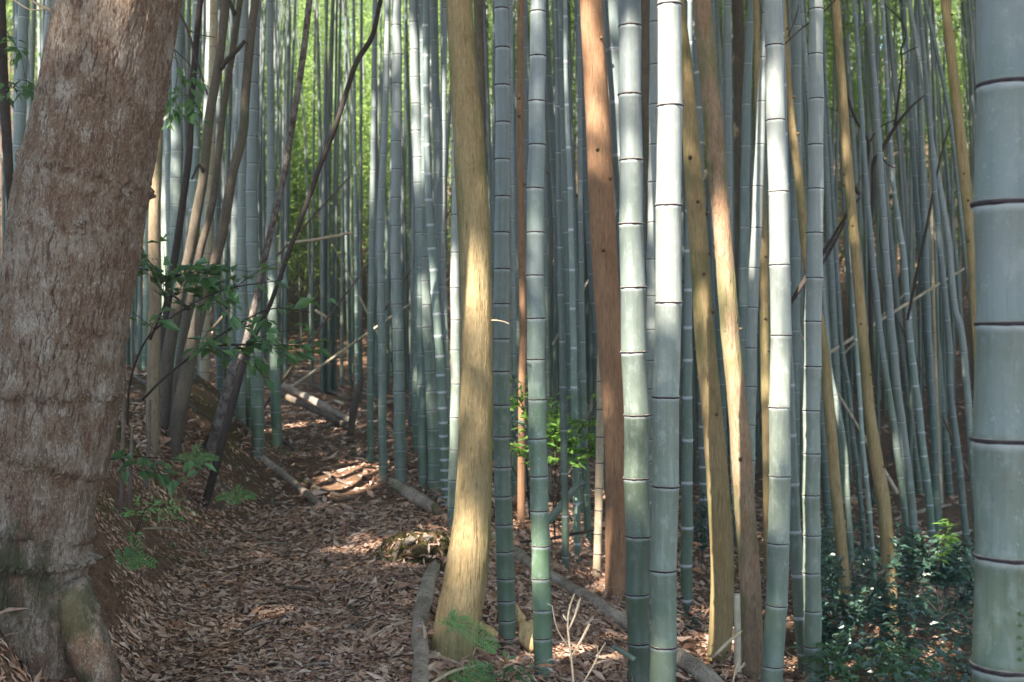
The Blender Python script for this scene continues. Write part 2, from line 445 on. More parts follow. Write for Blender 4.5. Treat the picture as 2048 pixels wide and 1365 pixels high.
M['moss'] = moss_mat()
def stone_mat():
    t = NT('stone')
    n2 = t.noise(t.coords((12, 12, 12)), 1.0, 6, .7)
    return t.done(t.mix(t.step(n2, .35, .7), (.15, .115, .085), (.29, .235, .18)), .9, n2, .6, .02)
M['stone'] = stone_mat()
def sheath_mat():
    t = NT('culm_sheath')
    n2 = t.noise(t.coords((60, 60, 6)), 1.0, 4, .6); n3 = t.noise(t.coords((18, 18, 18)), 1.0, 4, .7)
    c = t.mix(t.step(n2, .35, .7), (.42, .27, .12), (.58, .42, .20))
    c = t.mix(t.math('MULTIPLY', t.step(n3, .56, .68), .7), c, (.15, .07, .04))
    return t.done(c, .6, n2, .3, .004)
M['sheath'] = sheath_mat()

# ------------------------------------------------------------------ ground
gx = np.unique(np.round(np.concatenate([np.linspace(-90, -14, 24), np.linspace(-14, -5, 30), np.arange(-5, 4.5, .07), np.linspace(4.5, 14, 50), np.linspace(14, 90, 26)]), 4))
gy = np.unique(np.round(np.concatenate([np.linspace(-40, 0, 18), np.linspace(0, 3, 12), np.arange(3, 13, .07), np.linspace(13, 26, 60), np.linspace(26, 110, 60)]), 4))
GX, GY = np.meshgrid(gx, gy)
GZ = hz(GX, GY)
gu = GX - np.interp(GY, PY, PX)
mossy = smooth((-gu - .35) / .3) * smooth((gu + 2.4) / .6) + .5 * smooth((gu - .45) / .2) * smooth((1.0 - gu) / .2)
nx_, ny_ = len(gx), len(gy)
ii = np.arange(ny_ - 1)[:, None] * nx_ + np.arange(nx_ - 1)[None, :]
gf = np.stack([ii, ii + 1, ii + nx_ + 1, ii + nx_], -1).reshape(-1, 4)
g = link('ground', mesh_np('ground', np.stack([GX, GY, GZ], -1).reshape(-1, 3), gf, attrs={'mark': mossy.ravel()}), M['ground'])
tag(g, 'brown forest ground with mossy bank and leaf strewn footpath', 'ground', kind='structure')

# ------------------------------------------------------------------ leaves
def leaf_cards(pos, d, nrm, L, W, fold=.25, shape='leaf'):
    """pointed leaves: five vertices and four triangles each; arrays of positions, directions, normals, lengths, widths"""
    pos = np.asarray(pos, float); d = np.asarray(d, float); nrm = np.asarray(nrm, float)
    d = d / (np.linalg.norm(d, axis=1)[:, None] + 1e-9)
    s = np.cross(d, nrm); s /= np.linalg.norm(s, axis=1)[:, None] + 1e-9
    n = np.cross(s, d)
    L = np.broadcast_to(L, (len(pos),))[:, None]; W = np.broadcast_to(W, (len(pos),))[:, None]
    mid = .42
    base = pos; tip = pos + d * L - n * L * fold * .35
    c = pos + d * L * mid
    lft = c + s * W * .5 + n * W * fold; rgt = c - s * W * .5 + n * W * fold
    V = np.stack([base, lft, tip, rgt, c], 1).reshape(-1, 3)
    k = np.arange(len(pos))[:, None] * 5
    T = np.concatenate([k + np.array([0, 4, 1]), k + np.array([1, 4, 2]), k + np.array([2, 4, 3]), k + np.array([3, 4, 0])])
    return V, T
def leaf_quads(pos, d, nrm, L, W):
    pos = np.asarray(pos, float)
    d = d / (np.linalg.norm(d, axis=1)[:, None] + 1e-9)
    s = np.cross(d, nrm); s /= np.linalg.norm(s, axis=1)[:, None] + 1e-9
    L = np.broadcast_to(L, (len(pos),))[:, None]; W = np.broadcast_to(W, (len(pos),))[:, None]
    V = np.stack([pos, pos + d * L * .4 + s * W * .5, pos + d * L, pos + d * L * .4 - s * W * .5], 1).reshape(-1, 3)
    k = np.arange(len(pos))[:, None] * 4 + np.array([0, 1, 2, 3])
    return V, k
def rdir(n, up=0.0):
    v = rng.normal(size=(n, 3)); v[:, 2] += up
    return v / np.linalg.norm(v, axis=1)[:, None]

# ------------------------------------------------------------------ the bamboo
def radius_taper(s, L): return 1 - .72 * np.clip(s / L, 0, 1) ** 1.4
def culm_shape(mb, S, nodes, n, flare=.035):
    """one culm from a densely sampled row array S (x,y,z,r,s): every internode its own tube, ends meeting at the nodes"""
    s = S[:, 4]
    at = lambda q: np.stack([np.interp(q, s, S[:, k]) for k in range(4)], 1)
    nodes = [v for v in nodes if s[0] < v < s[-1]]
    edges = [s[0]] + nodes + [s[-1]]
    for a, b in zip(edges[:-1], edges[1:]):
        L = b - a
        if L < .01: continue
        e = min(.014, L * .2)
        q = np.concatenate([[a, a + e * .4, a + e], np.linspace(a + e, b - e, max(3, int(L / .12) + 1))[1:-1], [b - e, b - e * .4, b]])
        p = at(q)
        r = p[:, 3].copy()
        r[0] *= 1 + flare * .3; r[1] *= 1 + flare; r[-2] *= 1 + flare * .7; r[-1] *= 1 + flare * .1
        tube(mb, p[:, :3], r, n, cap=(a == edges[0] or b == edges[-1]), uvu=q - a, uvv=b - q)

def stem_rows(pts, Y, H=13.5, step=.05, taper=True, sway=0.0, deep=.15, dY=0.0, ground=True):
    """pixel trace (bottom to top: x, y, width) at distance Y -> rows x,y,z,r,s, carried down to the soil and up to height H"""
    rows = []
    z0 = -(pts[0][1] - CY) / F * Y
    for (px, py, wd) in pts:
        p = P(px, py, Y); yy = Y + dY * (p[2] - z0)
        rows.append([*P(px, py, yy), wd * yy / F / 2])
    rows = np.array(rows)
    if ground:
        d = rows[0, :3] - rows[1, :3]; d /= np.linalg.norm(d)
        if d[2] > -.6: d = np.array([0, 0, -1.])
        q = rows[0, :3].copy(); k = 0
        while q[2] > ground_z(q[0], q[1]) - deep and k < 400: q = q + d * .02; k += 1
        if k > 1: rows = np.concatenate([[[*q, rows[0, 3] * 1.04]], rows])
    base = rows[0, :3].copy()
    top = rows[-1].copy()
    d = rows[-1, :3] - rows[-2, :3]; d /= np.linalg.norm(d)
    left = base[2] + H - top[2]
    if left > .3:
        d0 = d.copy(); d = d * .6 + np.array([d[0] * .2, 0, .5]); d /= np.linalg.norm(d)
        for f in (.12, .35, .65, 1.0):
            rr = top[3] * (1 - (.82 if taper else .55) * f)
            q = top[:3] + d0 * left * min(f, .12) + d * left * max(0, f - .12) + np.array([sway * f * f, .0, 0])
            rows = np.concatenate([rows, [[*q, max(rr, .006)]]])
    C = spline(rows, step)
    s = np.concatenate([[0], np.cumsum(np.linalg.norm(np.diff(C[:, :3], axis=0), axis=1))])
    return np.concatenate([C, s[:, None]], 1)

def node_list(S, ys, Y, spacing):
    s, z = S[:, 4], S[:, 2]
    ns = []
    if ys:
        ns = sorted(float(np.interp(-(y - CY) / F * Y, z, s)) for y in ys)
        g1 = ns[1] - ns[0]; g2 = ns[-1] - ns[-2]
    else:
        ns = [s[0] + .30]; g1 = g2 = spacing
    q = ns[0]; gg = g1
    low = []
    while q - gg > s[0] + .03 and gg > .03:
        gg *= .92; q -= gg; low.append(q)
    q = ns[-1]; gg = g2
    up = []
    while q < s[-1]:
        gg = min(gg * 1.01, .42) * (1 + random.uniform(-.04, .04)); q += gg; up.append(q)
    return low[::-1] + ns + up

def ring_mesh(S, v, n, hgt, out):
    at = lambda q: np.stack([np.interp(q, S[:, 4], S[:, k]) for k in range(4)], 1)
    q = np.array([v - hgt * .6, v - hgt * .35, v + hgt * .05, v + hgt * .4, v + hgt * .55])
    p = at(q); r = p[:, 3] * (1 + np.array([.0, .05, .075, .055, .012])) + np.array([0, out * .7, out, out * .7, 0])
    mb = MB()
    ph = random.uniform(0, 6)
    tube(mb, p[:, :3], r, n, disp=lambda th, s: .0008 * np.sin(th * 5 + ph) + .0006 * np.sin(th * 11 + ph * 2) + 0 * s, cap=False, uvv=np.array([0, .3, .6, .9, 1.0]))
    return mb

CROWN = {}
STEMS = {}           # name -> (rows, Y) so that the canopy gaps can be aimed
def bamboo(key, pts, mat, label, nodes=None, Y=None, group='green bamboo culms', H=13.5, rings=True, n=24, dY=0.0, spacing=.27, sway=0.0, pale=False, crown=False):
    if Y is None: Y = hit(pts[0][0], pts[0][1])
    S_ = stem_rows(pts, Y, H, dY=dY, sway=sway)
    STEMS[key] = (S_, Y)
    base = S_[0, :3].copy(); base[2] += .15
    root = empty('bamboo', base, label, 'bamboo', group)
    nl = node_list(S_, nodes, Y, spacing)
    mb = MB()
    for i, v in enumerate(nl):          # every node turns the culm a little
        k = np.exp(-((S_[:, 4] - v) / .10) ** 2); S_[:, 0] += k * S_[:, 3] * .055 * (1 if i % 2 else -1)
    culm_shape(mb, S_, nl, n, .055 if n >= 36 else .04)
    link('culm', mb.mesh('culm', base), mat, root)
    if rings:
        for v in nl:
            z = float(np.interp(v, S_[:, 4], S_[:, 2])); y = float(np.interp(v, S_[:, 4], S_[:, 1]))
            if abs(z) < y * (700 / F):
                m = ring_mesh(S_, v, n, (.011 if n >= 48 else .0075) if not pale else .011, .0012 if n >= 48 else .0006)
                link('node_ring', m.mesh('node_ring', base), M['ring_pale'] if pale else M['ring'], root)
    if crown: crown_on(root, S_, base)
    return root

def make_crown(S_, base, leaves, size, start=.5, seed=0):
    """side branches and drooping leaves along the upper part of a culm (rows S_): two meshes"""
    r_ = np.random.default_rng(seed)
    L = S_[-1, 4]
    bm = MB(); pos, dr = [], []
    nb = 34
    for i in range(nb):
        q = L * (start + (1 - start) * (i + r_.random()) / nb)
        c = np.array([np.interp(q, S_[:, 4], S_[:, k]) for k in range(3)])
        a = r_.uniform(0, 2 * np.pi)
        ln = (.55 + 1.25 * (1 - abs((q / L - start) / (1 - start) - .45))) * r_.uniform(.6, 1.15)
        d = np.array([math.cos(a), math.sin(a), r_.uniform(.25, .75)])
        pts = np.array([c, c + d * ln * .45, c + d * ln * .8 + [0, 0, -.06 * ln], c + d * ln * 1.05 + [0, 0, -.28 * ln]])
        C = spline(pts, .3)
        tube(bm, C, np.linspace(.007, .0025, len(C)), 4, cap=False)
        m = leaves // nb
        t = r_.beta(1.6, 1.1, m)
        k = np.clip(t * (len(C) - 1), 0, len(C) - 1)
        pp = np.stack([np.interp(k, np.arange(len(C)), C[:, j]) for j in range(3)], 1)
        # leaves gather in sprays
        q5 = r_.integers(0, 5, m)
        kq = np.array([.35, .55, .75, .9, 1.0])[q5] * (len(C) - 1)
        pp = np.stack([np.interp(kq, np.arange(len(C)), C[:, j]) for j in range(3)], 1)
        pp = pp + (r_.normal(size=(5, 3)) * .10)[q5] + r_.normal(size=(m, 3)) * np.array([.11, .11, .08])
        pos.append(pp)
        dd = r_.normal(size=(m, 3)) * .75 + np.array([d[0] * .6, d[1] * .6, -.55]); dr.append(dd)
    pos = np.concatenate(pos); dr = np.concatenate(dr)
    nn = r_.normal(size=pos.shape) * .7 + np.array([0, 0, 1.])
    V, Fq = leaf_quads(pos, dr, nn, size * r_.uniform(.7, 1.3, len(pos)), size * .2 * r_.uniform(.7, 1.3, len(pos)))
    return bm.mesh('branches', base), mesh_np('foliage', V - base, Fq)
def crown_on(root, S_, base, leaves=1700, size=.17):
    b, f = make_crown(S_, base, leaves, size, .5, seed=random.randrange(10 ** 6))
    link('branches', b, M['bamboo_olive'], root); link('foliage', f, M['leaf_bamboo'], root)

G_FRONT = 'thick bamboo culms standing near the camera'
G_PATH = 'green bamboo culms lining the footpath'
G_RIGHT = 'leaning bamboo culms on the right slope'
G_LEFT = 'green bamboo culms behind the left trees'

bamboo('B1', [(2014, 1330, 126), (2014, 1112, 126), (2016, 648, 125), (2016, 408, 124), (2019, 0, 123)], M['bamboo'], 'very thick grey-green bamboo nearest the camera, cut by the right picture edge', [1332, 1113, 880, 648, 409, 172], Y=2.4, group=G_FRONT, n=64)
bamboo('B2', [(1325, 1365, 53), (1330, 970, 53), (1336, 610, 52), (1339, 215, 49), (1340, 0, 47)], M['bamboo_pale'], 'thick pale grey bamboo with bold dark rings, brightest of the crossing front pair', [1292, 1140, 973, 795, 606, 412, 213, 11], Y=5.5, group=G_FRONT, n=48)
bamboo('B3', [(1277, 1290, 45), (1275, 1070, 50), (1272, 830, 50), (1265, 577, 50), (1262, 320, 46), (1259, 0, 44)], M['bamboo'], 'thick blue-green bamboo crossing just behind the pale ringed front culm', [1285, 1187, 1072, 957, 831, 705, 576, 449, 321, 190, 53], Y=5.75, group=G_FRONT, n=48)
bamboo('B4', [(1087, 1340, 38), (1083, 1160, 38), (1074, 800, 36), (1070, 460, 35), (1073, 290, 33), (1075, 115, 32), (1077, 0, 30)], M['bamboo'], 'grey-green bamboo with thin rings standing behind the dry branched stalk', [1326, 1275, 1218, 1156, 1091, 1021, 952, 877, 799, 719, 637, 551, 465, 377, 290, 203, 113, 24], Y=5.7, group=G_FRONT, n=40)
bamboo('B5', [(1016, 1295, 33), (1011, 1150, 36), (1004, 900, 33), (1003, 640, 32), (1005, 300, 29), (1003, 0, 27)], M['bamboo'], 'bamboo right of the bent mossy yellow trunk, a tan sheath at its foot', [1275, 1239, 1200, 1156, 1102, 1048, 992, 934, 873, 810, 743, 678, 608, 538, 465, 393, 319, 245, 171, 96, 18], group=G_FRONT, n=40)
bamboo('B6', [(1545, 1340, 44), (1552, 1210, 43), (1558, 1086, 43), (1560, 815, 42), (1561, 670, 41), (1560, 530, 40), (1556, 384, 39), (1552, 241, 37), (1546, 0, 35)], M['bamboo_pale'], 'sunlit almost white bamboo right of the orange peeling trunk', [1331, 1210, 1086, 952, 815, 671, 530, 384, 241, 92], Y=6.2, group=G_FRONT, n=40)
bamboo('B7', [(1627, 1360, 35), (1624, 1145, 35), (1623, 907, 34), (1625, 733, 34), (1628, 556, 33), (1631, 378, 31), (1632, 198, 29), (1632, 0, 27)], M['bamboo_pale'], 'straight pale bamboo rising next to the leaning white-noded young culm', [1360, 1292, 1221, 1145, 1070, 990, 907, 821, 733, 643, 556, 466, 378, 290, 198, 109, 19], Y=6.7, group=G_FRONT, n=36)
bamboo('B8', [(1613, 1360, 29), (1602, 1234, 28), (1592, 1090, 25), (1583, 900, 22), (1574, 650, 19), (1567, 300, 17), (1560, 0, 14)], M['bamboo_young'], 'slim young bamboo with white nodes, tilted between two pale culms', [1307, 1234, 1150, 1063, 968, 870, 770], Y=6.9, group=G_FRONT, n=28, pale=True)
bamboo('B9', [(1495, 1250, 20), (1498, 1000, 21), (1502, 773, 22), (1505, 615, 21), (1513, 456, 21), (1520, 289, 19), (1527, 115, 14), (1533, 0, 12)], M['bamboo_pale'], 'pale bamboo leaning right towards the sunlit white culm it crosses', [850, 773, 696, 615, 536, 456, 373, 289, 203, 115], Y=8.6, group=G_FRONT, n=24)
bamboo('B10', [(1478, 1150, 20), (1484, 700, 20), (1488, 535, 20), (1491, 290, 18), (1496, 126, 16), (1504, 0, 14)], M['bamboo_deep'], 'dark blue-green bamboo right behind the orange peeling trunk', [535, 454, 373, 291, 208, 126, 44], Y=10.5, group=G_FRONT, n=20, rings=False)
bamboo('B11', [(1300, 1200, 27), (1304, 900, 27), (1305, 690, 26), (1306, 520, 25), (1310, 300, 25), (1312, 0, 24)], M['bamboo_pale'], 'whitish bamboo squeezed between the blue-green and pale thick front culms', [592, 519, 445, 365, 290, 210, 130, 45], Y=8.4, group=G_FRONT, n=28)
bamboo('B12', [(1292, 1100, 31), (1272, 800, 31), (1256, 520, 31), (1247, 420, 31), (1240, 310, 31), (1234, 205, 31), (1227, 100, 31), (1221, 0, 31)], M['bamboo_young'], 'pale young bamboo with white nodes tilting out behind the blue-green culm', [640, 528, 420, 311, 205, 100], Y=7.6, group=G_FRONT, n=32, pale=True)
bamboo('B13', [(1192, 1190, 17), (1196, 1068, 16), (1199, 926, 16), (1202, 704, 15), (1206, 511, 14), (1210, 372, 13), (1216, 225, 11), (1221, 0, 9)], M['bamboo_dead'], 'thin tan dead bamboo standing in front of the rust-brown trunk', [1157, 1108, 1068, 1021, 976, 926, 874, 819, 763, 704, 643, 578, 511, 443, 372, 300, 225], Y=8.0, group=G_FRONT, n=20)
bamboo('B14', [(867, 990, 29), (866, 860, 28), (853, 665, 27), (842, 425, 24), (833, 250, 21), (826, 0, 17)], M['bamboo'], 'thickest bamboo of the clump left of the mossy yellow trunk', [960, 927, 893, 858, 820, 782, 743, 700, 655, 610, 563, 515, 466, 417, 366, 315, 262, 208, 155, 100, 45], group=G_PATH, n=28)
bamboo('B15', [(846, 985, 18), (845, 850, 18), (841, 600, 16), (848, 300, 13), (843, 0, 11)], M['bamboo_deep'], 'slimmer dark bamboo hidden half behind the thickest path-side culm', group=G_PATH, n=20, rings=False, spacing=.24)
bamboo('B16', [(802, 975, 25), (800, 860, 24), (797, 700, 23), (791, 500, 21), (794, 170, 20), (793, 0, 18)], M['bamboo'], 'straight ringed bamboo at the path edge above the broken log', [967, 935, 899, 862, 823, 783, 743, 702, 658, 609, 559, 508, 452, 396, 339, 283, 226, 168, 110, 51], group=G_PATH, n=26)
bamboo('B17', [(767, 964, 18), (765, 860, 17), (763, 650, 16), (761, 450, 15), (770, 250, 13), (776, 0, 11)], M['bamboo'], 'slender bamboo left of the straight ringed path-side culm', group=G_PATH, n=20, rings=False, spacing=.25)
bamboo('B18', [(741, 925, 14), (741, 650, 13), (746, 350, 12), (750, 0, 10)], M['bamboo'], 'slender bamboo at the bend where the footpath turns, near the mossy post', group=G_PATH, n=18, rings=False, spacing=.25)
bamboo('B19', [(892, 990, 18), (884, 800, 18), (877, 672, 17), (873, 628, 17), (867, 540, 16), (860, 450, 15), (855, 330, 13), (850, 0, 10)], M['bamboo_young'], 'young bamboo with white nodes slanting left of the mossy yellow trunk', [672, 628, 585, 540, 497, 450, 400, 348, 290], Y=9.6, group=G_PATH, n=22, pale=True)
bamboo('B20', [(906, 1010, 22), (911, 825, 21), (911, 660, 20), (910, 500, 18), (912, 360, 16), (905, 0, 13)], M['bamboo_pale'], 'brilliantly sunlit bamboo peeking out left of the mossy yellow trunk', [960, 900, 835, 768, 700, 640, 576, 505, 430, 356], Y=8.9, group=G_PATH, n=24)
bamboo('B21', [(894, 996, 21), (894, 887, 20), (890, 700, 17), (884, 500, 15), (887, 250, 12), (891, 0, 9)], M['bamboo'], 'grey bamboo with pale streak beside the brilliantly sunlit culm', group=G_PATH, n=22, rings=False, spacing=.24)
bamboo('B22', [(514, 915, 24), (516, 850, 25), (511, 650, 25), (505, 500, 24), (504, 350, 22), (508, 170, 19), (513, 0, 18)], M['bamboo'], 'thick ringed bamboo at the left path bank with a yellowing foot', [893, 875, 846, 811, 776, 742, 707, 672, 628, 585, 536, 486, 436, 382, 328, 274, 220, 167, 112, 55], group=G_LEFT, n=28)
bamboo('B23', [(554, 893, 21), (549, 700, 20), (544, 520, 17), (541, 250, 15), (540, 0, 13)], M['bamboo'], 'bamboo right of the thick ringed culm on the left bank', group=G_LEFT, n=22, rings=False, spacing=.22)
bamboo('B24', [(500, 865, 14), (498, 700, 14), (494, 400, 12), (492, 0, 10)], M['bamboo_olive'], 'thin olive bamboo just left of the thick ringed bank culm', group=G_LEFT, n=16, rings=False, spacing=.2)
bamboo('B25', [(18, 750, 26), (30, 450, 24), (38, 280, 23), (44, 140, 22), (48, 0, 20)], M['bamboo'], 'bamboo at the far left edge, left of the massive grey-brown trunk', Y=9.5, group=G_LEFT, n=24, rings=False, spacing=.25)
bamboo('B26', [(60, 500, 17), (80, 250, 16), (90, 130, 15), (100, 0, 14)], M['bamboo'], 'slim bamboo between the far left culm and the massive trunk', Y=11, group=G_LEFT, n=18, rings=False, spacing=.25)
bamboo('B27', [(336, 760, 18), (331, 460, 18), (332, 360, 17), (333, 246, 16), (336, 0, 14)], M['bamboo_pale'], 'bamboo with a bright sunlit strip behind the leafy shrub branches', Y=12.5, group=G_LEFT, n=20, rings=False, spacing=.27)
bamboo('B28', [(352, 740, 25), (353, 410, 25), (354, 300, 24), (354, 200, 22), (356, 0, 20)], M['bamboo'], 'broad blue-grey bamboo behind the cluster of slanting brown trunks', [690, 640, 590, 540, 497, 455, 410, 357, 302, 240, 180, 70], Y=11.5, group=G_LEFT, n=24, rings=False)
bamboo('B29', [(470, 740, 18), (470, 480, 17), (476, 250, 15), (480, 0, 13)], M['bamboo'], 'bamboo seen between the slanting brown trunks and the thick ringed culm', Y=13, group=G_LEFT, n=18, rings=False)
bamboo('B30', [(405, 700, 16), (412, 300, 14), (418, 80, 13), (420, 0, 13)], M['bamboo_pale'], 'pale bamboo showing high between the slanting brown trunks', Y=13.5, group=G_LEFT, n=18, rings=False)
bamboo('C1', [(1132, 1155, 15), (1127, 850, 14), (1120, 500, 12), (1115, 200, 10), (1112, 0, 9)], M['bamboo_deep'], 'dark green bamboo behind the bright bush, left of the tan dead culm', group=G_FRONT, n=16, rings=False, spacing=.27)
bamboo('C2', [(1156, 1125, 15), (1150, 900, 14), (1146, 640, 12), (1140, 380, 10), (1133, 200, 9), (1130, 0, 8)], M['bamboo_young'], 'bluish young bamboo with white nodes behind the bright bush', group=G_FRONT, n=16, rings=False, spacing=.3)
bamboo('C3', [(1177, 1095, 15), (1170, 900, 14), (1163, 600, 11), (1160, 300, 9), (1158, 0, 8)], M['bamboo'], 'bluish bamboo next to the rust-brown trunk, behind the leaning white stick', group=G_FRONT, n=16, rings=False, spacing=.28)
bamboo('C4', [(1030, 1010, 12), (1028, 700, 11), (1024, 300, 9), (1022, 0, 8)], M['bamboo'], 'thin bamboo seen just right of the culm with the sheath at its foot', Y=11, group=G_FRONT, n=14, rings=False, spacing=.28)
bamboo('C5', [(1372, 1280, 24), (1374, 1000, 23), (1376, 600, 16), (1378, 300, 12), (1380, 0, 10)], M['bamboo_young'], 'bamboo with pale nodes hidden right behind the pale ringed front culm', [1200, 1130, 1055, 965, 880, 795, 720, 655, 580], Y=7.6, group=G_FRONT, n=20, pale=True)
bamboo('R1', [(1960, 900, 12), (1950, 682, 10), (1937, 564, 10), (1922, 436, 9), (1909, 308, 9), (1894, 205, 8), (1873, 103, 8), (1850, 0, 8)], M['bamboo_deep'], 'thin dark bamboo leaning up-left in front of the right gold trunk', Y=13, group=G_RIGHT, n=14, rings=False, spacing=.25)
bamboo('R2', [(1950, 1000, 15), (1935, 789, 14), (1922, 660, 14), (1909, 615, 13), (1894, 461, 12), (1860, 267, 10), (1848, 169, 9), (1830, 67, 9)], M['bamboo'], 'bamboo leaning up-left just beside the very thick right culm', Y=13, group=G_RIGHT, n=16, rings=False)
bamboo('R3', [(1940, 1150, 15), (1932, 1073, 14), (1922, 970, 14), (1914, 892, 14), (1901, 789, 13), (1896, 660, 13), (1876, 461, 11), (1855, 200, 9)], M['bamboo_deep'], 'blue-green bamboo rising behind the small bright shoot on the right', group=G_RIGHT, n=16, rings=False)
bamboo('R4', [(1865, 1085, 15), (1855, 970, 15), (1847, 908, 14), (1837, 815, 14), (1821, 686, 13), (1807, 513, 11), (1786, 359, 9), (1770, 100, 8)], M['bamboo_young'], 'young white-noded bamboo leaning left above the right glossy bush', group=G_RIGHT, n=16, rings=False)
bamboo('R5', [(1843, 1255, 18), (1834, 1150, 17), (1827, 1047, 17), (1816, 944, 16), (1806, 866, 16), (1796, 789, 16), (1783, 660, 15), (1765, 400, 12), (1745, 100, 9)], M['bamboo'], 'grey bamboo whose lit foot stands amid the right glossy bush', Y=10.2, group=G_RIGHT, n=18, rings=False)
bamboo('R6', [(1827, 1180, 15), (1816, 1073, 14), (1806, 996, 14), (1793, 892, 14), (1778, 789, 13), (1762, 686, 13), (1735, 400, 10), (1715, 100, 8)], M['bamboo'], 'bamboo with a bright low streak, left neighbour in the right pair', Y=11.0, group=G_RIGHT, n=16, rings=False)
bamboo('R7', [(1749, 1160, 9), (1739, 1021, 9), (1731, 944, 9), (1723, 856, 9), (1713, 686, 8), (1690, 300, 7)], M['bamboo_young'], 'thin white-edged bamboo touching the tan leaning trunk on the left', Y=9.6, group=G_RIGHT, n=14, rings=False)
bamboo('R8', [(1726, 1060, 11), (1716, 949, 10), (1705, 866, 10), (1695, 763, 10), (1682, 675, 9), (1660, 300, 7)], M['bamboo_deep'], 'thin dark bamboo between the two leaning gold trunks on the right', Y=12.5, group=G_RIGHT, n=14, rings=False)
bamboo('R9', [(1703, 1130, 13), (1695, 996, 12), (1687, 882, 12), (1674, 815, 12), (1656, 712, 11), (1640, 500, 9), (1610, 100, 8)], M['bamboo'], 'bamboo with a lit patch running close behind the yellow leaning trunk', Y=10.2, group=G_RIGHT, n=14, rings=False)
bamboo('R10', [(1880, 960, 8), (1876, 866, 7), (1870, 712, 7), (1862, 400, 6)], M['bamboo_dead'], 'thin tan dead bamboo far back on the right slope', Y=16, group=G_RIGHT, n=12, rings=False)
bamboo('R11', [(1872, 1010, 15), (1868, 866, 15), (1858, 686, 14), (1850, 500, 13), (1840, 200, 11)], M['bamboo_deep'], 'dark thick bamboo in deep shade on the right slope', Y=14.5, group=G_RIGHT, n=16, rings=False)

# ------------------------------------------------------------------ trees
def trunk(key, pts, mat, label, Y=None, n=28, step=.05, H=9.0, name='tree', amp=.05, group=None, stubs=0, cat='tree', flare=0.0, dY=0.0, seed=1):
    if Y is None: Y = hit(pts[0][0], pts[0][1])
    S_ = stem_rows(pts, Y, H, step=step, taper=False, dY=dY)
    STEMS[key] = (S_, Y)
    base = S_[0, :3].copy(); base[2] += .15
    root = empty(name, base, label, cat, group)
    r = S_[:, 3].copy()
    if flare: r = r * (1 + flare * np.exp(-(S_[:, 4] - .12) / .16))
    mb = MB()
    def disp(th, s):
        rr = np.interp(s, S_[:, 4], r)
        return rr * amp * (fbm(np.cos(th) * 1.3 + 5, np.sin(th) * 1.3 + s * .0 + 3, s * 3.2, seed=seed * 31) + .35 * fbm(np.cos(th) * 6, np.sin(th) * 6, s * 9, seed=seed)) + \
            rr * flare * .6 * np.exp(-s / .22) * np.cos(th * 5 + seed)
    tube(mb, S_[:, :3], r, n, disp=disp)
    link('trunk', mb.mesh('trunk', base), mat, root)
    for i in range(stubs):
        q = random.uniform(.25, 1.0) * min(S_[-1, 4], base[2] * -1 + Y * .32 + .3)
        c = np.array([np.interp(q, S_[:, 4], S_[:, k]) for k in range(4)])
        a = random.uniform(math.pi * 1.02, math.pi * 1.98)
        d = np.array([math.cos(a), math.sin(a), .25])
        b = MB(); l = random.uniform(.008, .02)
        p0 = c[:3] + d * c[3] * .9
        tube(b, np.array([p0, p0 + d * (c[3] * .1 + l * .5), p0 + d * (c[3] * .1 + l)]), [random.uniform(.008, .017), random.uniform(.006, .011), .003], 8)
        link('branch_stub', b.mesh('branch_stub', base), M['stub'], root)
    return root, S_, base

G_CEDAR = 'slim conifer trunks among the bamboo'
G_SLANT = 'slanting brown trunks on the left bank'

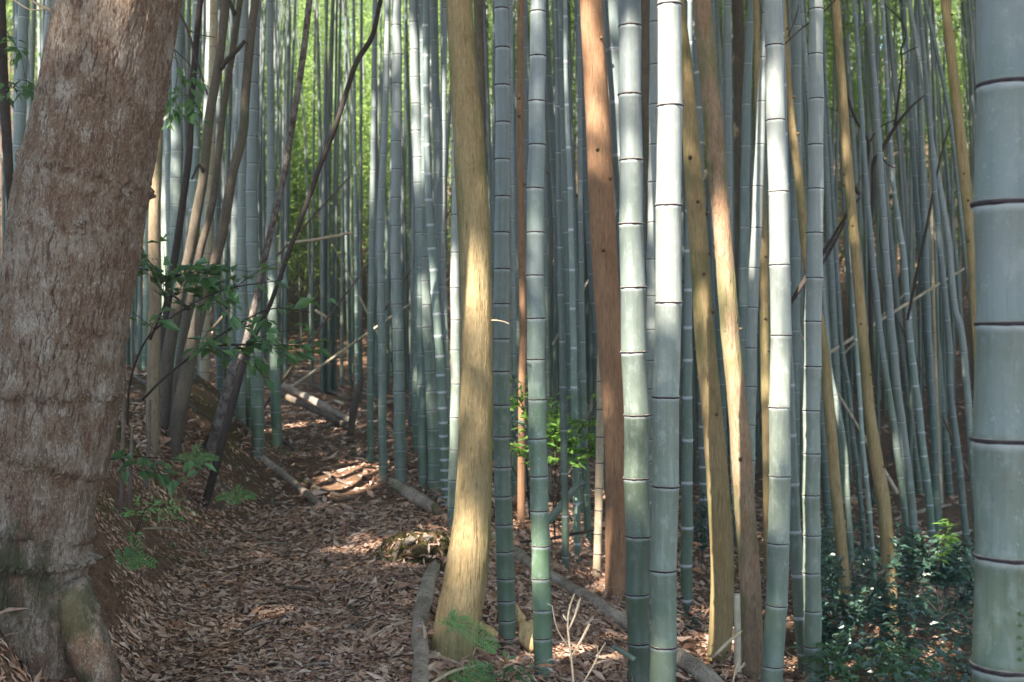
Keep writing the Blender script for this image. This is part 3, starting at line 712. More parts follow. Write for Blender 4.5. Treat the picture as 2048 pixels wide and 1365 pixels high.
# the massive trunk on the left ------------------------------------------------
def big_tree():
    Y = 4.3
    pts = [(28, 1330, 262), (32, 1228, 254), (42, 1100, 256), (66, 950, 260), (88, 867, 264), (112, 700, 262), (130, 600, 258), (146, 500, 256), (168, 360, 252), (203, 200, 243), (237, 0, 234)]
    S_ = stem_rows(pts, Y, 9.5, step=.0055, taper=False)
    keep = (S_[:, 2] < 1.6)
    lo = S_[keep]; hi = S_[~keep][::16]
    S_ = np.concatenate([lo, hi])
    STEMS['T1'] = (S_, Y)
    base = S_[0, :3].copy(); base[2] += .15
    root = empty('tree', base, 'massive leaning grey-brown trunk with cracked bark, filling the left edge', 'tree')
    n = 420
    z = S_[:, 2]
    crack = {}
    zb = base[2]
    def disp(th, s):
        zz = np.interp(s[:, 0], S_[:, 4], z)[:, None]
        ct, st = np.cos(th), np.sin(th)
        lump = .010 * fbm(ct * 1.6, st * 1.6, zz * 2.2, seed=5)
        # short vertical cracks between flat plates
        c_ = 0
        for nl, zs, sd_, thr, wdt, k_ in ((58, 17, 21, .10, .13, .9), (83, 26, 33, .22, .16, .7), (41, 9, 55, .25, .08, 1.0)):
            w_ = (th / (2 * np.pi) * nl + .55 * fbm(ct * 4, st * 4, zz * 9, seed=sd_, o=2) + .22 * vnoise(ct * 20, st * 20, zz * 40, seed=sd_ + 1))
            cell = np.round(w_)
            dst = np.abs(w_ - cell)
            on = smooth((vnoise(cell * 7.31, zz * zs + cell * 3.7, seed=sd_ + 2) - thr) / .25)
            c_ = np.maximum(c_, smooth(1 - dst / wdt) * on * k_)
        msk = .35 + .65 * smooth((fbm(ct * 2.5, st * 2.5, zz * 3.0, seed=12) + .5) / .6)
        c_ = c_ * msk
        fine = .0022 * vnoise(th * 34, zz * 46, seed=41) + .0018 * vnoise(th * 60, zz * 90, seed=43)
        # horizontal scar folds
        fold = 0
        for (py, amp, wd, sl) in ((352, .010, .016, .10), (385, .005, .012, .05), (640, .006, .016, .1), (780, .016, .020, -.06), (905, .010, .020, .12), (1050, .010, .016, .05), (1110, .020, .022, -.12), (470, .004, .01, .1), (205, .004, .009, -.1), (560, .003, .01, .0)):
            zc = -(py - CY) / F * Y
            f_ = zz - zc + sl * .12 * np.sin(th + 1.0) + .012 * fbm(th * 7, zz * 0 + py, seed=int(py))
            g_ = np.exp(-(f_ / wd) ** 2) * (.55 + .45 * np.clip(fbm(th * 5, zz * 0 + py * .1, seed=int(py) + 2) + .3, 0, 1))
            jag = 1 + .9 * vnoise(th * 30, f_ * 90, seed=int(py) + 5)
            fold = fold + 1.5 * amp * g_ * np.clip(jag, .1, 2)
            c_ = np.maximum(c_, np.clip(amp / .028, .1, .6) * np.exp(-((f_ + wd * 1.0) / (wd * .45)) ** 2) * np.clip(.35 + vnoise(th * 9, zz * 0 + py, seed=int(py) + 9), 0, 1))
        crack['v'] = c_
        # root flare
        h = np.clip(zz - zb, 0, 3)
        fl = np.exp(-h / .16)
        butt = .03 * fl + .03 * np.exp(-h / .20) * np.clip(np.cos(th * 4 + 1.3) + .3 * np.cos(th * 3), -.6, 1.4)
        return lump + fold + fine - c_ * .0042 + butt
    mb = MB()
    tube(mb, S_[:, :3], S_[:, 3], n, disp=disp)
    mk = np.concatenate([crack['v'].ravel(), [0, 0]])
    mb.A = [mk]
    o = link('trunk', mb.mesh('trunk', base), M['bark_big'], root)
    # two roots running out to the right and towards the camera
    for nm, pp in (('root', [(140, 1170, 4.22, .06), (168, 1260, 4.17, .072), (190, 1330, 4.13, .068), (225, 1420, 4.08, .05)]),):
        r = spline(np.array([[*P(a, b, c), d] for a, b, c, d in pp]), .02)
        b = MB(); tube(b, r[:, :3], r[:, 3], 24, disp=lambda th, s: .012 * fbm(np.cos(th) * 2, np.sin(th) * 2, s * 9, seed=3) + .003 * vnoise(th * 9, s * 50, seed=4))
        link('root', b.mesh('root', base), M['bark_big'], root)
    # knots
    for (px, py, rr) in ((205, 458, .016), (172, 690, .012)):
        c = P(px, py, Y); cc = np.array([np.interp(c[2], S_[:, 2], S_[:, k]) for k in range(4)])
        dx = c[0] - cc[0]; c[1] = cc[1] - math.sqrt(max(.001, cc[3] ** 2 - dx * dx))
        d = np.array([dx / cc[3], (c[1] - cc[1]) / cc[3], .1])
        b = MB(); tube(b, np.array([c - d * .02, c + d * .006, c + d * .009, c + d * .004]), [rr * 1.5, rr, rr * .6, rr * .15], 14, disp=lambda th, s: .002 * np.sin(th * 4) + 0 * s)
        link('knot', b.mesh('knot', base), M['bark_big'], root)
big_tree()

r2 = trunk('T2', [(905, 1312, 84), (917, 1228, 86), (928, 1176, 85), (942, 1073, 78), (949, 970, 72), (953, 815, 69), (954, 700, 65), (952, 564, 65), (945, 410, 64), (936, 256, 61), (927, 150, 57), (917, 0, 52)], M['cedar_yellow'], 'bent mossy yellow trunk standing right beside the footpath', n=72, step=.03, flare=.10, amp=.05, group=G_CEDAR, seed=2)
b_ = MB(); tube(b_, spline(np.array([P(968, 645, 5.75), P(985, 641, 5.6), P(1005, 643, 5.55), P(1018, 648, 5.5)]), .02), [.006, .006, .005, .005, .004, .003, .003, .003, .003, .003, .003][:len(spline(np.array([P(968, 645, 5.75), P(985, 641, 5.6), P(1005, 643, 5.55), P(1018, 648, 5.5)]), .02))], 6)
link('branch_stub', b_.mesh('branch_stub', r2[2]), M['stick'], r2[0])
trunk('T3', [(1232, 1200, 44), (1232, 970, 44), (1229, 815, 47), (1221, 700, 50), (1209, 513, 52), (1202, 360, 51), (1192, 180, 48), (1182, 0, 44)], M['cedar_rust'], 'rust-brown smooth trunk behind the thin tan dead bamboo', n=40, group=G_CEDAR, stubs=5, seed=3, amp=.03)
trunk('T4', [(1434, 1335, 48), (1442, 1255, 47), (1444, 1125, 46), (1436, 970, 45), (1423, 815, 41), (1412, 700, 41), (1402, 564, 38), (1392, 410, 37), (1380, 256, 34), (1366, 110, 32), (1352, 0, 30)], M['cedar_gold'], 'golden leaning trunk between the pale ringed culm and the orange peeling trunk', Y=6.7, n=40, group=G_CEDAR, stubs=8, seed=4, amp=.03)
t5 = trunk('T5', [(1507, 1365, 43), (1504, 1280, 43), (1501, 1176, 42), (1492, 1047, 40), (1484, 918, 40), (1475, 815, 38), (1461, 680, 37), (1457, 615, 37), (1444, 461, 36), (1431, 308, 38), (1418, 154, 36), (1404, 0, 34)], M['cedar_peel'], 'orange trunk with shaggy peeling bark leaning beside the golden trunk', Y=6.4, n=48, step=.03, group=G_CEDAR, seed=5, amp=.07, stubs=5)
for i in range(34):     # loose strips of bark
    S5 = t5[1]; q = random.uniform(.5, 3.3)
    c = np.array([np.interp(q, S5[:, 4], S5[:, k]) for k in range(4)])
    a = random.uniform(math.pi * 1.0, math.pi * 2.0); d = np.array([math.cos(a), math.sin(a), 0])
    tn = np.array([-math.sin(a), math.cos(a), 0]); L = random.uniform(.03, .10); wd = random.uniform(.003, .008)
    p0 = c[:3] + d * (c[3] * .99)
    rows_ = [p0 + np.array([0, 0, 1.]) * L * f + d * .012 * f * f * random.uniform(.3, 1.3) for f in (0, .35, .7, 1)]
    V = []
    for k_, p in enumerate(rows_):
        ww = wd * (1 - .25 * k_)
        V += [p - tn * ww, p + tn * ww, p + tn * ww + d * .0015, p - tn * ww + d * .0015]
    Fq = []
    for k_ in range(3):
        o_ = k_ * 4
        for e in range(4): Fq.append([o_ + e, o_ + (e + 1) % 4, o_ + 4 + (e + 1) % 4, o_ + 4 + e])
    b = MB(); b.add(np.array(V), Fq)
    link('bark_strip', b.mesh('bark_strip', t5[2]), M['cedar_peel'], t5[0])
trunk('T6', [(1786, 1285, 29), (1778, 1150, 28), (1768, 1010, 27), (1752, 918, 26), (1738, 815, 22), (1727, 690, 21), (1707, 461, 20), (1693, 308, 20), (1682, 154, 19), (1671, 0, 17)], M['cedar_gold'], 'tan leaning trunk on the right with small dark knots', n=28, group=G_CEDAR, stubs=8, seed=6, amp=.03)
trunk('T7', [(1699, 1285, 23), (1686, 1125, 22), (1671, 970, 22), (1656, 790, 21), (1645, 680, 20), (1630, 600, 19), (1610, 490, 18), (1599, 370, 17), (1581, 230, 16), (1573, 120, 14), (1565, 0, 13)], M['cedar_gold'], 'yellow leaning trunk passing behind the two pale right culms', n=28, group=G_CEDAR, stubs=5, seed=7, amp=.03)
trunk('T8', [(1992, 1150, 28), (1965, 800, 25), (1953, 615, 24), (1941, 461, 23), (1924, 308, 22), (1907, 154, 20), (1890, 0, 18)], M['cedar_gold'], 'golden knotted trunk leaning behind the very thick right bamboo', Y=9.0, n=28, group=G_CEDAR, stubs=7, seed=8, amp=.03)
trunk('T9', [(1043, 1000, 16), (1044, 800, 15), (1046, 660, 14), (1043, 461, 13), (1041, 300, 12), (1041, 0, 11)], M['cedar_rust'], 'thin reddish trunk between two front bamboos left of the bright bush', Y=9.5, n=20, group=G_CEDAR, seed=9, stubs=4)
trunk('T10', [(968, 1000, 22), (968, 700, 20), (964, 400, 19), (960, 200, 19), (957, 0, 18)], M['bark_brown'], 'dark mossy trunk half hidden behind the bent mossy yellow trunk', Y=8.0, n=24, group=G_CEDAR, seed=10)
trunk('T11', [(1312, 1000, 20), (1299, 390, 19), (1293, 250, 19), (1288, 0, 18)], M['bark_brown'], 'dark brown trunk seen between the blue-green and whitish culms', Y=10.5, n=20, group=G_CEDAR, seed=11)
trunk('T12', [(1488, 1000, 25), (1480, 300, 24), (1476, 0, 23)], M['bark_brown'], 'brown trunk far behind, right of the peeling trunk near the top', Y=14, n=20, group=G_CEDAR, seed=12)
trunk('T13', [(1538, 1240, 21), (1535, 900, 20), (1530, 700, 19), (1527, 500, 18), (1516, 200, 14), (1512, 0, 12)], M['cedar_gold'], 'dull gold trunk half hidden behind the sunlit white bamboo', Y=9.5, n=20, group=G_CEDAR, seed=13, stubs=5)
trunk('T14a', [(330, 790, 26), (338, 700, 25), (360, 585, 22), (378, 513, 21), (394, 425, 20), (406, 359, 19), (414, 282, 19), (421, 220, 19), (437, 131, 18), (452, 0, 18)], M['bark_brown'], 'leftmost tall slanting brown trunk of the multi-stemmed bank cluster', Y=8.9, n=28, group=G_SLANT, seed=14)
trunk('T14b', [(352, 790, 20), (370, 660, 18), (388, 564, 16), (403, 492, 15), (424, 410, 14), (437, 308, 14), (447, 220, 13), (465, 103, 13), (480, 0, 12)], M['bark_brown'], 'thinner slanting trunk in the middle of the bank cluster', Y=9.2, n=24, group=G_SLANT, seed=15)
trunk('T14c', [(362, 810, 30), (385, 690, 26), (416, 564, 22), (437, 497, 21), (452, 425, 20), (465, 349, 19), (486, 267, 19), (491, 195, 18), (501, 77, 17), (511, 0, 16)], M['bark_brown'], 'rightmost slanting brown trunk of the bank cluster, with forked branch', Y=8.8, n=28, group=G_SLANT, seed=16)
trunk('T14d', [(322, 800, 18), (336, 600, 16), (350, 513, 15), (365, 410, 14), (378, 308, 14), (383, 205, 13), (393, 80, 12), (401, 0, 12)], M['bark_dark'], 'dark slim slanting stem left in the bank cluster', Y=9.4, n=20, group=G_SLANT, seed=17)
trunk('T14e', [(306, 800, 26), (308, 700, 26), (310, 560, 25), (309, 461, 24), (312, 360, 22), (317, 220, 19), (322, 0, 17)], M['bark_tan'], 'upright tan trunk close behind the massive left trunk', Y=8.4, n=28, group=G_SLANT, seed=18)
trunk('T15', [(432, 856, 22), (449, 805, 21), (465, 748, 20), (490, 690, 17), (512, 600, 14), (529, 518, 13), (545, 446, 13), (568, 349, 13), (586, 241, 13), (604, 128, 13), (619, 0, 13)], M['bark_mottled'], 'slim mottled dark and pale trunk slanting up over the left bank', Y=9.6, n=24, group=G_SLANT, seed=19, amp=.1)
trunk('T16', [(455, 845, 16), (485, 735, 14), (518, 650, 10), (540, 610, 9), (578, 503, 10), (609, 420, 10), (640, 333, 10), (670, 256, 10), (696, 174, 10), (714, 123, 11), (745, 72, 10), (761, 0, 9)], M['bark_dark'], 'thin dark crooked sapling crossing diagonally in front of the bamboo', Y=8.6, n=18, group=G_SLANT, seed=20, amp=.12, H=5.5)
trunk('T18', [(30, 640, 14), (22, 420, 16), (12, 250, 20), (5, 120, 20), (0, 0, 20)], M['bark_dark'], 'dark trunk at the far left picture edge', Y=8.0, n=18, group=G_SLANT, seed=21)

def twig_tree(name, label, cat, segs, Y, mat, group=None, n=8, kids='branch'):
    """a thing made of several traced limbs: the first is the stem, the rest its branches"""
    y0 = Y
    p0 = P(*segs[0][0][:2], Y)
    root = empty(name, p0, label, cat, group)
    for i, sg in enumerate(segs):
        rows = spline(np.array([[*P(q[0], q[1], Y + (q[3] if len(q) > 3 else 0)), q[2] * Y / F / 2] for q in sg]), .03)
        b = MB(); tube(b, rows[:, :3], np.maximum(rows[:, 3], .0012), n, disp=lambda th, s: .08 * np.interp(s, np.linspace(0, s.max(), len(rows)), rows[:, 3]) * vnoise(th * 2, s * 30, seed=i))
        link('stem' if i == 0 else kids, b.mesh('stem', p0), mat, root)
    return root
def gfoot(px, py, Y):     # pixel row where the ground lies under a column at distance Y
    return CY - ground_z((px - CX) / F * Y, Y) / Y * F
# the forked branch on the rightmost slanting trunk
bt = [o for o in bpy.data.objects if o.get('label', '').startswith('rightmost slanting')][0]
for sg in ([(440, 140, 11), (455, 120, 10), (475, 100, 9), (490, 82, 8)], [(470, 30, 9), (460, 5, 8), (450, -30, 7)], [(408, 345, 9), (398, 330, 6), (390, 345, 5), (383, 360, 4)]):
    rows = spline(np.array([[*P(a, b, 8.75), c * 8.75 / F / 2] for a, b, c in sg]), .03)
    b = MB(); tube(b, rows[:, :3], rows[:, 3], 10); link('branch', b.mesh('branch', tuple(bt.location)), M['bark_dark'], bt)
twig_tree('dead_tree', 'leafless dark crooked tree with bare twigs on the right slope', 'dead tree', [
    [(1743, 1000, 9), (1742, 700, 9), (1742, 461, 9), (1746, 390, 9), (1747, 328, 9), (1760, 307, 9), (1786, 261, 7), (1817, 220, 5), (1850, 190, 3)],
    [(1743, 440, 7), (1732, 359, 7), (1737, 287, 6), (1709, 235, 5), (1694, 187, 5), (1690, 170, 3)],
    [(1790, 255, 6), (1794, 220, 5), (1804, 133, 4), (1802, 100, 4), (1812, 70, 3), (1800, 40, 3), (1770, 10, 2)],
    [(1804, 110, 3), (1822, 100, 3), (1835, 95, 2)], [(1737, 287, 4), (1760, 255, 3), (1790, 240, 2)],
    [(1720, 390, 5), (1712, 380, 9), (1706, 370, 4)], [(1760, 307, 3), (1775, 330, 3), (1792, 336, 2)], [(1709, 235, 3), (1680, 225, 2), (1655, 215, 2)]], 11.5, M['bark_dark'])
twig_tree('fallen_branch', 'dark dead branch hung slantwise between the pale culm and tan trunk', 'branch', [
    [(1575, 615, 8), (1600, 578, 8), (1650, 500, 7), (1694, 430, 6), (1720, 395, 4)], [(1610, 565, 4), (1650, 520, 5), (1690, 445, 4)], [(1560, 640, 5), (1583, 600, 5), (1620, 540, 5)]], 9.2, M['bark_dark'])
twig_tree('leaning_sapling', 'thin dark sapling leaning right in the shade of the right slope', 'sapling', [
    [(1815, 640, 6), (1835, 540, 6), (1852, 461, 6), (1880, 320, 4), (1900, 250, 3)]], 12.5, M['bark_dark'])
twig_tree('dead_twig', 'dark twig forking across the top between the two pale right culms', 'twig', [
    [(1568, 90, 3), (1600, 60, 3), (1640, 30, 3), (1690, -20, 3)], [(1575, 75, 2), (1590, 40, 2), (1598, 10, 2)]], 7.5, M['bark_dark'])
twig_tree('dead_twig', 'dark drooping twig beside the top of the massive left trunk', 'twig', [
    [(350, 10, 5), (375, 60, 5), (390, 110, 5), (405, 160, 4), (415, 190, 3)], [(375, 60, 3), (400, 70, 2), (430, 75, 2)]], 6.5, M['bark_dark'])
twig_tree('dead_twig', 'pale bent twig above the far left bamboos', 'twig', [
    [(118, 30, 7), (95, 18, 6), (60, 0, 5), (40, -20, 4)], [(95, 18, 4), (60, 20, 3), (20, -5, 3)]], 5.5, M['stick'])

# ------------------------------------------------------------------ logs, sticks
def log(pts, mat, label, name='fallen_log', cat='log', n=18, group='fallen logs beside the footpath', amp=.2, seed=0, sit=True, broken=True):
    rows = []
    for q in pts:
        px, py, wd = q[:3]
        Y = q[3] if len(q) > 3 else hit(px, py + wd * .35)
        rows.append([*P(px, py, Y), wd * Y / F / 2])
    rows = np.array(rows)
    C = spline(rows, .03)
    p0 = C[0, :3].copy()
    b = MB()
    tube(b, C[:, :3], C[:, 3], n, disp=lambda th, s: amp * np.interp(s, np.linspace(0, s.max(), len(C)), C[:, 3]) * fbm(np.cos(th) * 1.5, np.sin(th) * 1.5, s * 7, seed=seed))
    o = link(name, b.mesh(name, p0), mat, None, p0)
    return tag(o, label, cat, group)
log([(838, 1400, 36), (842, 1330, 34), (840, 1250, 33), (850, 1190, 30), (866, 1140, 24), (885, 1105, 18)], M['log'], 'weathered grey log lying along the right path edge at the bottom', seed=1)
log([(785, 968, 22), (815, 985, 25), (845, 1003, 26), (872, 1020, 22)], M['log'], 'pale broken log end at the path edge below the ringed bamboos', seed=2)
log([(862, 1008, 18), (885, 1032, 20), (905, 1050, 18)], M['log_dark'], 'short dark log piece touching the pale broken log', seed=3)
log([(985, 1075, 24), (1030, 1108, 26), (1070, 1135, 25), (1130, 1170, 24), (1200, 1212, 26), (1260, 1252, 30), (1330, 1300, 32), (1400, 1345, 34), (1460, 1395, 34)], M['log'], 'long fallen log sloping down right behind the front bamboos', seed=4)
log([(522, 915, 16), (560, 945, 17), (600, 978, 16), (640, 1010, 12)], M['log'], 'grey log lying down the left bank below the thick ringed bamboo', seed=5)
log([(462, 838, 15), (490, 862, 17), (505, 885, 16)], M['log_dark'], 'short dark log on the left bank behind the thick ringed bamboo', seed=6)
log([(562, 878, 9), (600, 908, 8), (650, 945, 8), (698, 972, 6)], M['log_dark'], 'thin dark pole lying across the left edge of the path', seed=7)
log([(608, 962, 9), (640, 980, 9), (680, 992, 9), (708, 1000, 8)], M['log_dark'], 'short brown branch lying on the path beside the thin pole', seed=8)
log([(565, 770, 13, 14.5), (620, 798, 14, 14.3), (690, 836, 14, 13.8), (745, 868, 13, 13.4), (800, 900, 11, 13.0)], M['log'], 'upper long log lying across the slope where the path bends', seed=9)
log([(560, 788, 12, 14.0), (640, 825, 12, 13.7), (700, 855, 12, 13.3), (780, 890, 10, 12.9)], M['log_dark'], 'lower dark log lying across the slope where the path bends', seed=10)
log([(700, 905, 12), (735, 915, 11), (770, 930, 9)], M['log_dark'], 'small dark branch at the bend of the path', seed=11)
log([(700, 870, 14, 12.6), (706, 830, 15, 12.6), (714, 790, 14, 12.6), (722, 765, 11, 12.6)], M['bark_brown'], 'short mossy leaning post at the bend of the path', name='post', cat='post', seed=12)
log([(1080, 1060, 15, 8.2), (1110, 1028, 17, 8.2), (1140, 990, 15, 8.2), (1166, 962, 13, 8.2)], M['bamboo_pale'], 'pale broken stick leaning in the shade under the bright bush', name='stick', cat='stick', group='loose sticks', seed=13, amp=.05)
log([(1226, 1293, 9, 5.6), (1248, 1306, 11, 5.55), (1270, 1320, 11, 5.5)], M['bamboo_pale'], 'short white stick lying against the blue-green front bamboo', name='stick', cat='stick', group='loose sticks', seed=14, amp=.04)
log([(575, 487, 6, 13), (640, 478, 6, 13), (710, 464, 4, 13)], M['stick'], 'thin pale stick hung level among the bamboo above the shrub', name='stick', cat='stick', group='loose sticks', seed=15, n=8)
log([(630, 620, 6, 14), (660, 640, 6, 14)], M['stick'], 'short pale stick caught among the bamboo right of the shrub', name='stick', cat='stick', group='loose sticks', seed=16, n=8)
log([(1425, 1315, 7, 6.0), (1450, 1290, 7, 6.0), (1482, 1262, 6, 6.1)], M['stick'], 'pale stick propped against the foot of the golden trunk', name='stick', cat='stick', group='loose sticks', seed=17, n=8)
log([(1475, 1345, 14, 6.2), (1475, 1260, 14, 6.2), (1474, 1188, 13, 6.2)], M['bamboo_dead'], 'cut tan bamboo stub between the golden and the peeling trunk', name='bamboo_stub', cat='bamboo stub', group='bamboo stubs', seed=18, amp=.02)
log([(1040, 1085, 5, 8.6), (1100, 1078, 6, 8.6), (1180, 1062, 6, 8.6), (1260, 1050, 5, 8.6)], M['bark_dark'], 'thin dark branch lying level under the bright bush', name='stick', cat='stick', group='loose sticks', seed=19, n=8)
for (a, b, c, d, lb) in ((830, 1290, 960, 1345, 'pale thin twig crossing the grey log at the bottom'), (740, 1275, 838, 1240, 'thin pale twig lying on the path left of the grey log'), (850, 1375, 960, 1330, 'thin pale twig below the mossy yellow trunk'), (700, 1210, 770, 1275, 'brown twig lying on leaves at the right path side'), (650, 1275, 760, 1235, 'dark twig lying flat on the leafy path')):
    Ya, Yb = hit(a, b) - .03, hit(c, d) - .03
    m_ = ((a + c) / 2 + random.uniform(-12, 12), (b + d) / 2 + random.uniform(-9, 4))
    log([(a, b, 6, Ya), (*m_, 7, (Ya + Yb) / 2 - .02), (c, d, 4, Yb)], M['stick'] if 'pale' in lb else M['log_dark'], lb, name='twig', cat='twig', group='twigs on the ground', n=8, seed=a)
for i in range(14):
    px, py = [(520, 1250), (600, 1180), (450, 1180), (690, 1130), (560, 1090), (640, 1040), (400, 1120), (350, 1240), (720, 1180), (480, 1330), (640, 1330), (560, 1010), (330, 1060), (420, 1010)][i]
    dx, dy = random.uniform(18, 48), random.uniform(-16, 16)
    Ya, Yb = hit(px - dx, py - dy) - .02, hit(px + dx, py + dy) - .02
    log([(px - dx, py - dy, 4, Ya), (px, py - 3, 5, (Ya + Yb) / 2 - .01), (px + dx, py + dy, 3, Yb)], M['log_dark'] if i % 2 else M['log'], 'short dry twig half buried in the path litter', name='twig', cat='twig', group='short dry twigs in the path litter', n=7, seed=90 + i)
rs_ = ['behind the mossy post', 'under the far bamboos', 'left of the path bend', 'on the shaded right slope', 'beside the leaning gold trunk', 'below the leafless tree', 'near the very thick right bamboo', 'behind the glossy bush']
for i, (a, b, c, d) in enumerate(((600, 765, 700, 800), (720, 830, 800, 800), (640, 860, 700, 845), (1660, 1010, 1800, 985), (1640, 1060, 1720, 1050), (1790, 1040, 1900, 1010), (1860, 960, 1960, 930), (1850, 1090, 1950, 1060))):
    log([(a, b, 8), ((a + c) / 2, (b + d) / 2 - 3, 9), (c, d, 6)], M['log'] if i % 2 else M['log_dark'], 'dead bamboo pole lying on the ground ' + rs_[i], name='fallen_pole', cat='pole', group='dead poles lying in the grove', n=10, seed=40 + i)

# mossy root mound and stones at the right path edge, tan sheaths
def blob(name, c, r, mat, label, cat, amp=.3, group=None, seed=0, nu=36, nv=24):
    th = np.linspace(0, 2 * np.pi, nu, endpoint=False); ph = np.linspace(-np.pi / 2, np.pi / 2, nv)
    T, H_ = np.meshgrid(th, ph)
    D = np.stack([np.cos(H_) * np.cos(T), np.cos(H_) * np.sin(T), np.sin(H_)], -1)
    k = 1 + amp * fbm(D[..., 0] * 1.6 + seed, D[..., 1] * 1.6, D[..., 2] * 1.6, seed=seed) + amp * .45 * fbm(D[..., 0] * 6, D[..., 1] * 6, D[..., 2] * 6, seed=seed + 3)
    V = (D * k[..., None] * np.array(r)).reshape(-1, 3)
    i = np.arange(nv - 1)[:, None] * nu; j = np.arange(nu)[None, :]; q = (j + 1) % nu
    Fq = np.stack([i + j, i + q, i + nu + q, i + nu + j], -1).reshape(-1, 4)
    return tag(link(name, mesh_np(name, V, Fq), mat, None, c), label, cat, group)
Ym = 7.3
mo = empty('tree_stump', P(845, 1110, Ym), 'mossy rotten stump with bare roots at the right path edge', 'stump')
ms = blob('moss_cap', (0, 0, 0), (.24, .22, .10), M['moss'], None, None, .55, seed=4, nu=72, nv=48); ms.parent = mo
tp = rdir(1500); tp[:, 2] = np.abs(tp[:, 2]); tp[:, 1] *= 1
kk = .95 + .2 * rng.random((1500, 1))
V_, T_ = leaf_cards(tp * np.array([.25, .23, .115]) * kk, tp + rng.normal(size=(1500, 3)) * .8, rng.normal(size=(1500, 3)), rng.uniform(.012, .035, 1500), rng.uniform(.006, .012, 1500), .2)
link('moss', mesh_np('moss', V_, T_, smooth_shade=False), M['litter_moss'], mo)
tl = rdir(160); tl[:, 2] = np.abs(tl[:, 2]) + .1
V_, T_ = leaf_cards(tl * np.array([.26, .24, .12]), np.cross(tl, rdir(160)), tl, rng.uniform(.03, .07, 160), rng.uniform(.010, .02, 160), .15)
link('caught_leaves', mesh_np('caught_leaves', V_, T_, smooth_shade=False), M['litter'], mo)
ms2 = blob('stump_wood', (-.10, -.06, -.12), (.17, .17, .15), M['log_dark'], None, None, .6, seed=9, nu=72, nv=48); ms2.parent = mo
for sg in ([(800, 1085, .02), (790, 1115, .022), (795, 1150, .02), (785, 1175, .012)], [(822, 1090, .02), (815, 1130, .024), (822, 1165, .02), (818, 1190, .01)], [(780, 1100, .012), (765, 1135, .014), (748, 1165, .010)], [(845, 1120, .02), (842, 1160, .022), (850, 1195, .012)]):
    rows = spline(np.array([[*P(a, b, Ym - .12 - .05 * i), c] for i, (a, b, c) in enumerate(sg)]), .02)
    b = MB(); tube(b, rows[:, :3], rows[:, 3], 10, disp=lambda th, s: .003 * vnoise(th * 2, s * 30))
    link('root', b.mesh('root', tuple(mo.location)), M['log_dark'], mo)
for (px, py, rr, lb) in ((822, 1082, .038, 'tan stone resting on top of the mossy stump'), (716, 1225, .030, 'small pinkish stone lying on the right side of the path'), (760, 1005, .035, 'pale stone on the path beside the broken log'), (855, 1075, .03, 'small stone right of the mossy stump top')):
    Y = 7.15 if 'stump' in lb else hit(px, py)
    p = P(px, py, Y)
    blob('stone', p, (rr * 1.0, rr, rr * .55), M['stone'], lb, 'stone', .45, 'stones along the path', seed=px, nu=20, nv=12)
def sheath(outline, Y, tilt, label, curl=.02):
    """a curled papery sheath: rings of the outline shrinking to its middle, with a bulge, 2 mm thick"""
    o2 = np.array(outline, float); c2 = o2.mean(0)
    o2 = spline(np.concatenate([np.c_[o2, np.zeros(len(o2))], [[*o2[0], 0]]]), 5)[:-1, :2]
    n = len(o2); rings = []
    hh = (c2[1] - o2[:, 1]).max()
    for f in (1, .8, .6, .4, .2, .04):
        q = c2 + (o2 - c2) * f
        y = Y - curl * (1 - f * f) + tilt * (c2[1] - q[:, 1]) / F * Y + .003 * np.sin((q[:, 0] - c2[0]) * .5)
        rings.append(np.stack([(q[:, 0] - CX) / F * y, y, -(q[:, 1] - CY) / F * y], 1))
    V = np.concatenate(rings); k = len(V)
    Fq = [[i * n + j, i * n + (j + 1) % n, (i + 1) * n + (j + 1) % n, (i + 1) * n + j] for i in range(5) for j in range(n)]
    back = V + np.array([0, .002, 0])
    Fb = [[q + k for q in f[::-1]] for f in Fq]
    Fr = [[j, j + k, (j + 1) % n + k, (j + 1) % n] for j in range(n)]
    p0 = V.mean(0)
    o = link('bamboo_sheath', mesh_np('bamboo_sheath', np.concatenate([V, back]) - p0, np.array(Fq + Fb + Fr)), M['sheath'], None, p0)
    return tag(o, label, 'bamboo sheath', 'fallen bamboo sheaths')
sheath([(1040, 1245), (1046, 1239), (1054, 1244), (1062, 1238), (1070, 1243), (1071, 1270), (1069, 1300), (1063, 1305), (1050, 1297), (1039, 1283), (1036, 1262)], 5.95, .35, 'large golden bamboo sheath lit by the sun between two front culms')
sheath([(1031, 1206), (1037, 1214), (1044, 1225), (1053, 1236), (1048, 1244), (1040, 1249), (1030, 1247), (1027, 1225)], 6.05, .3, 'smaller torn bamboo sheath just above the large golden one')
sheath([(958, 1243), (968, 1247), (985, 1254), (997, 1268), (990, 1274), (975, 1268), (962, 1256)], 5.9, .9, 'brown curled sheath lying right of the mossy yellow trunk')

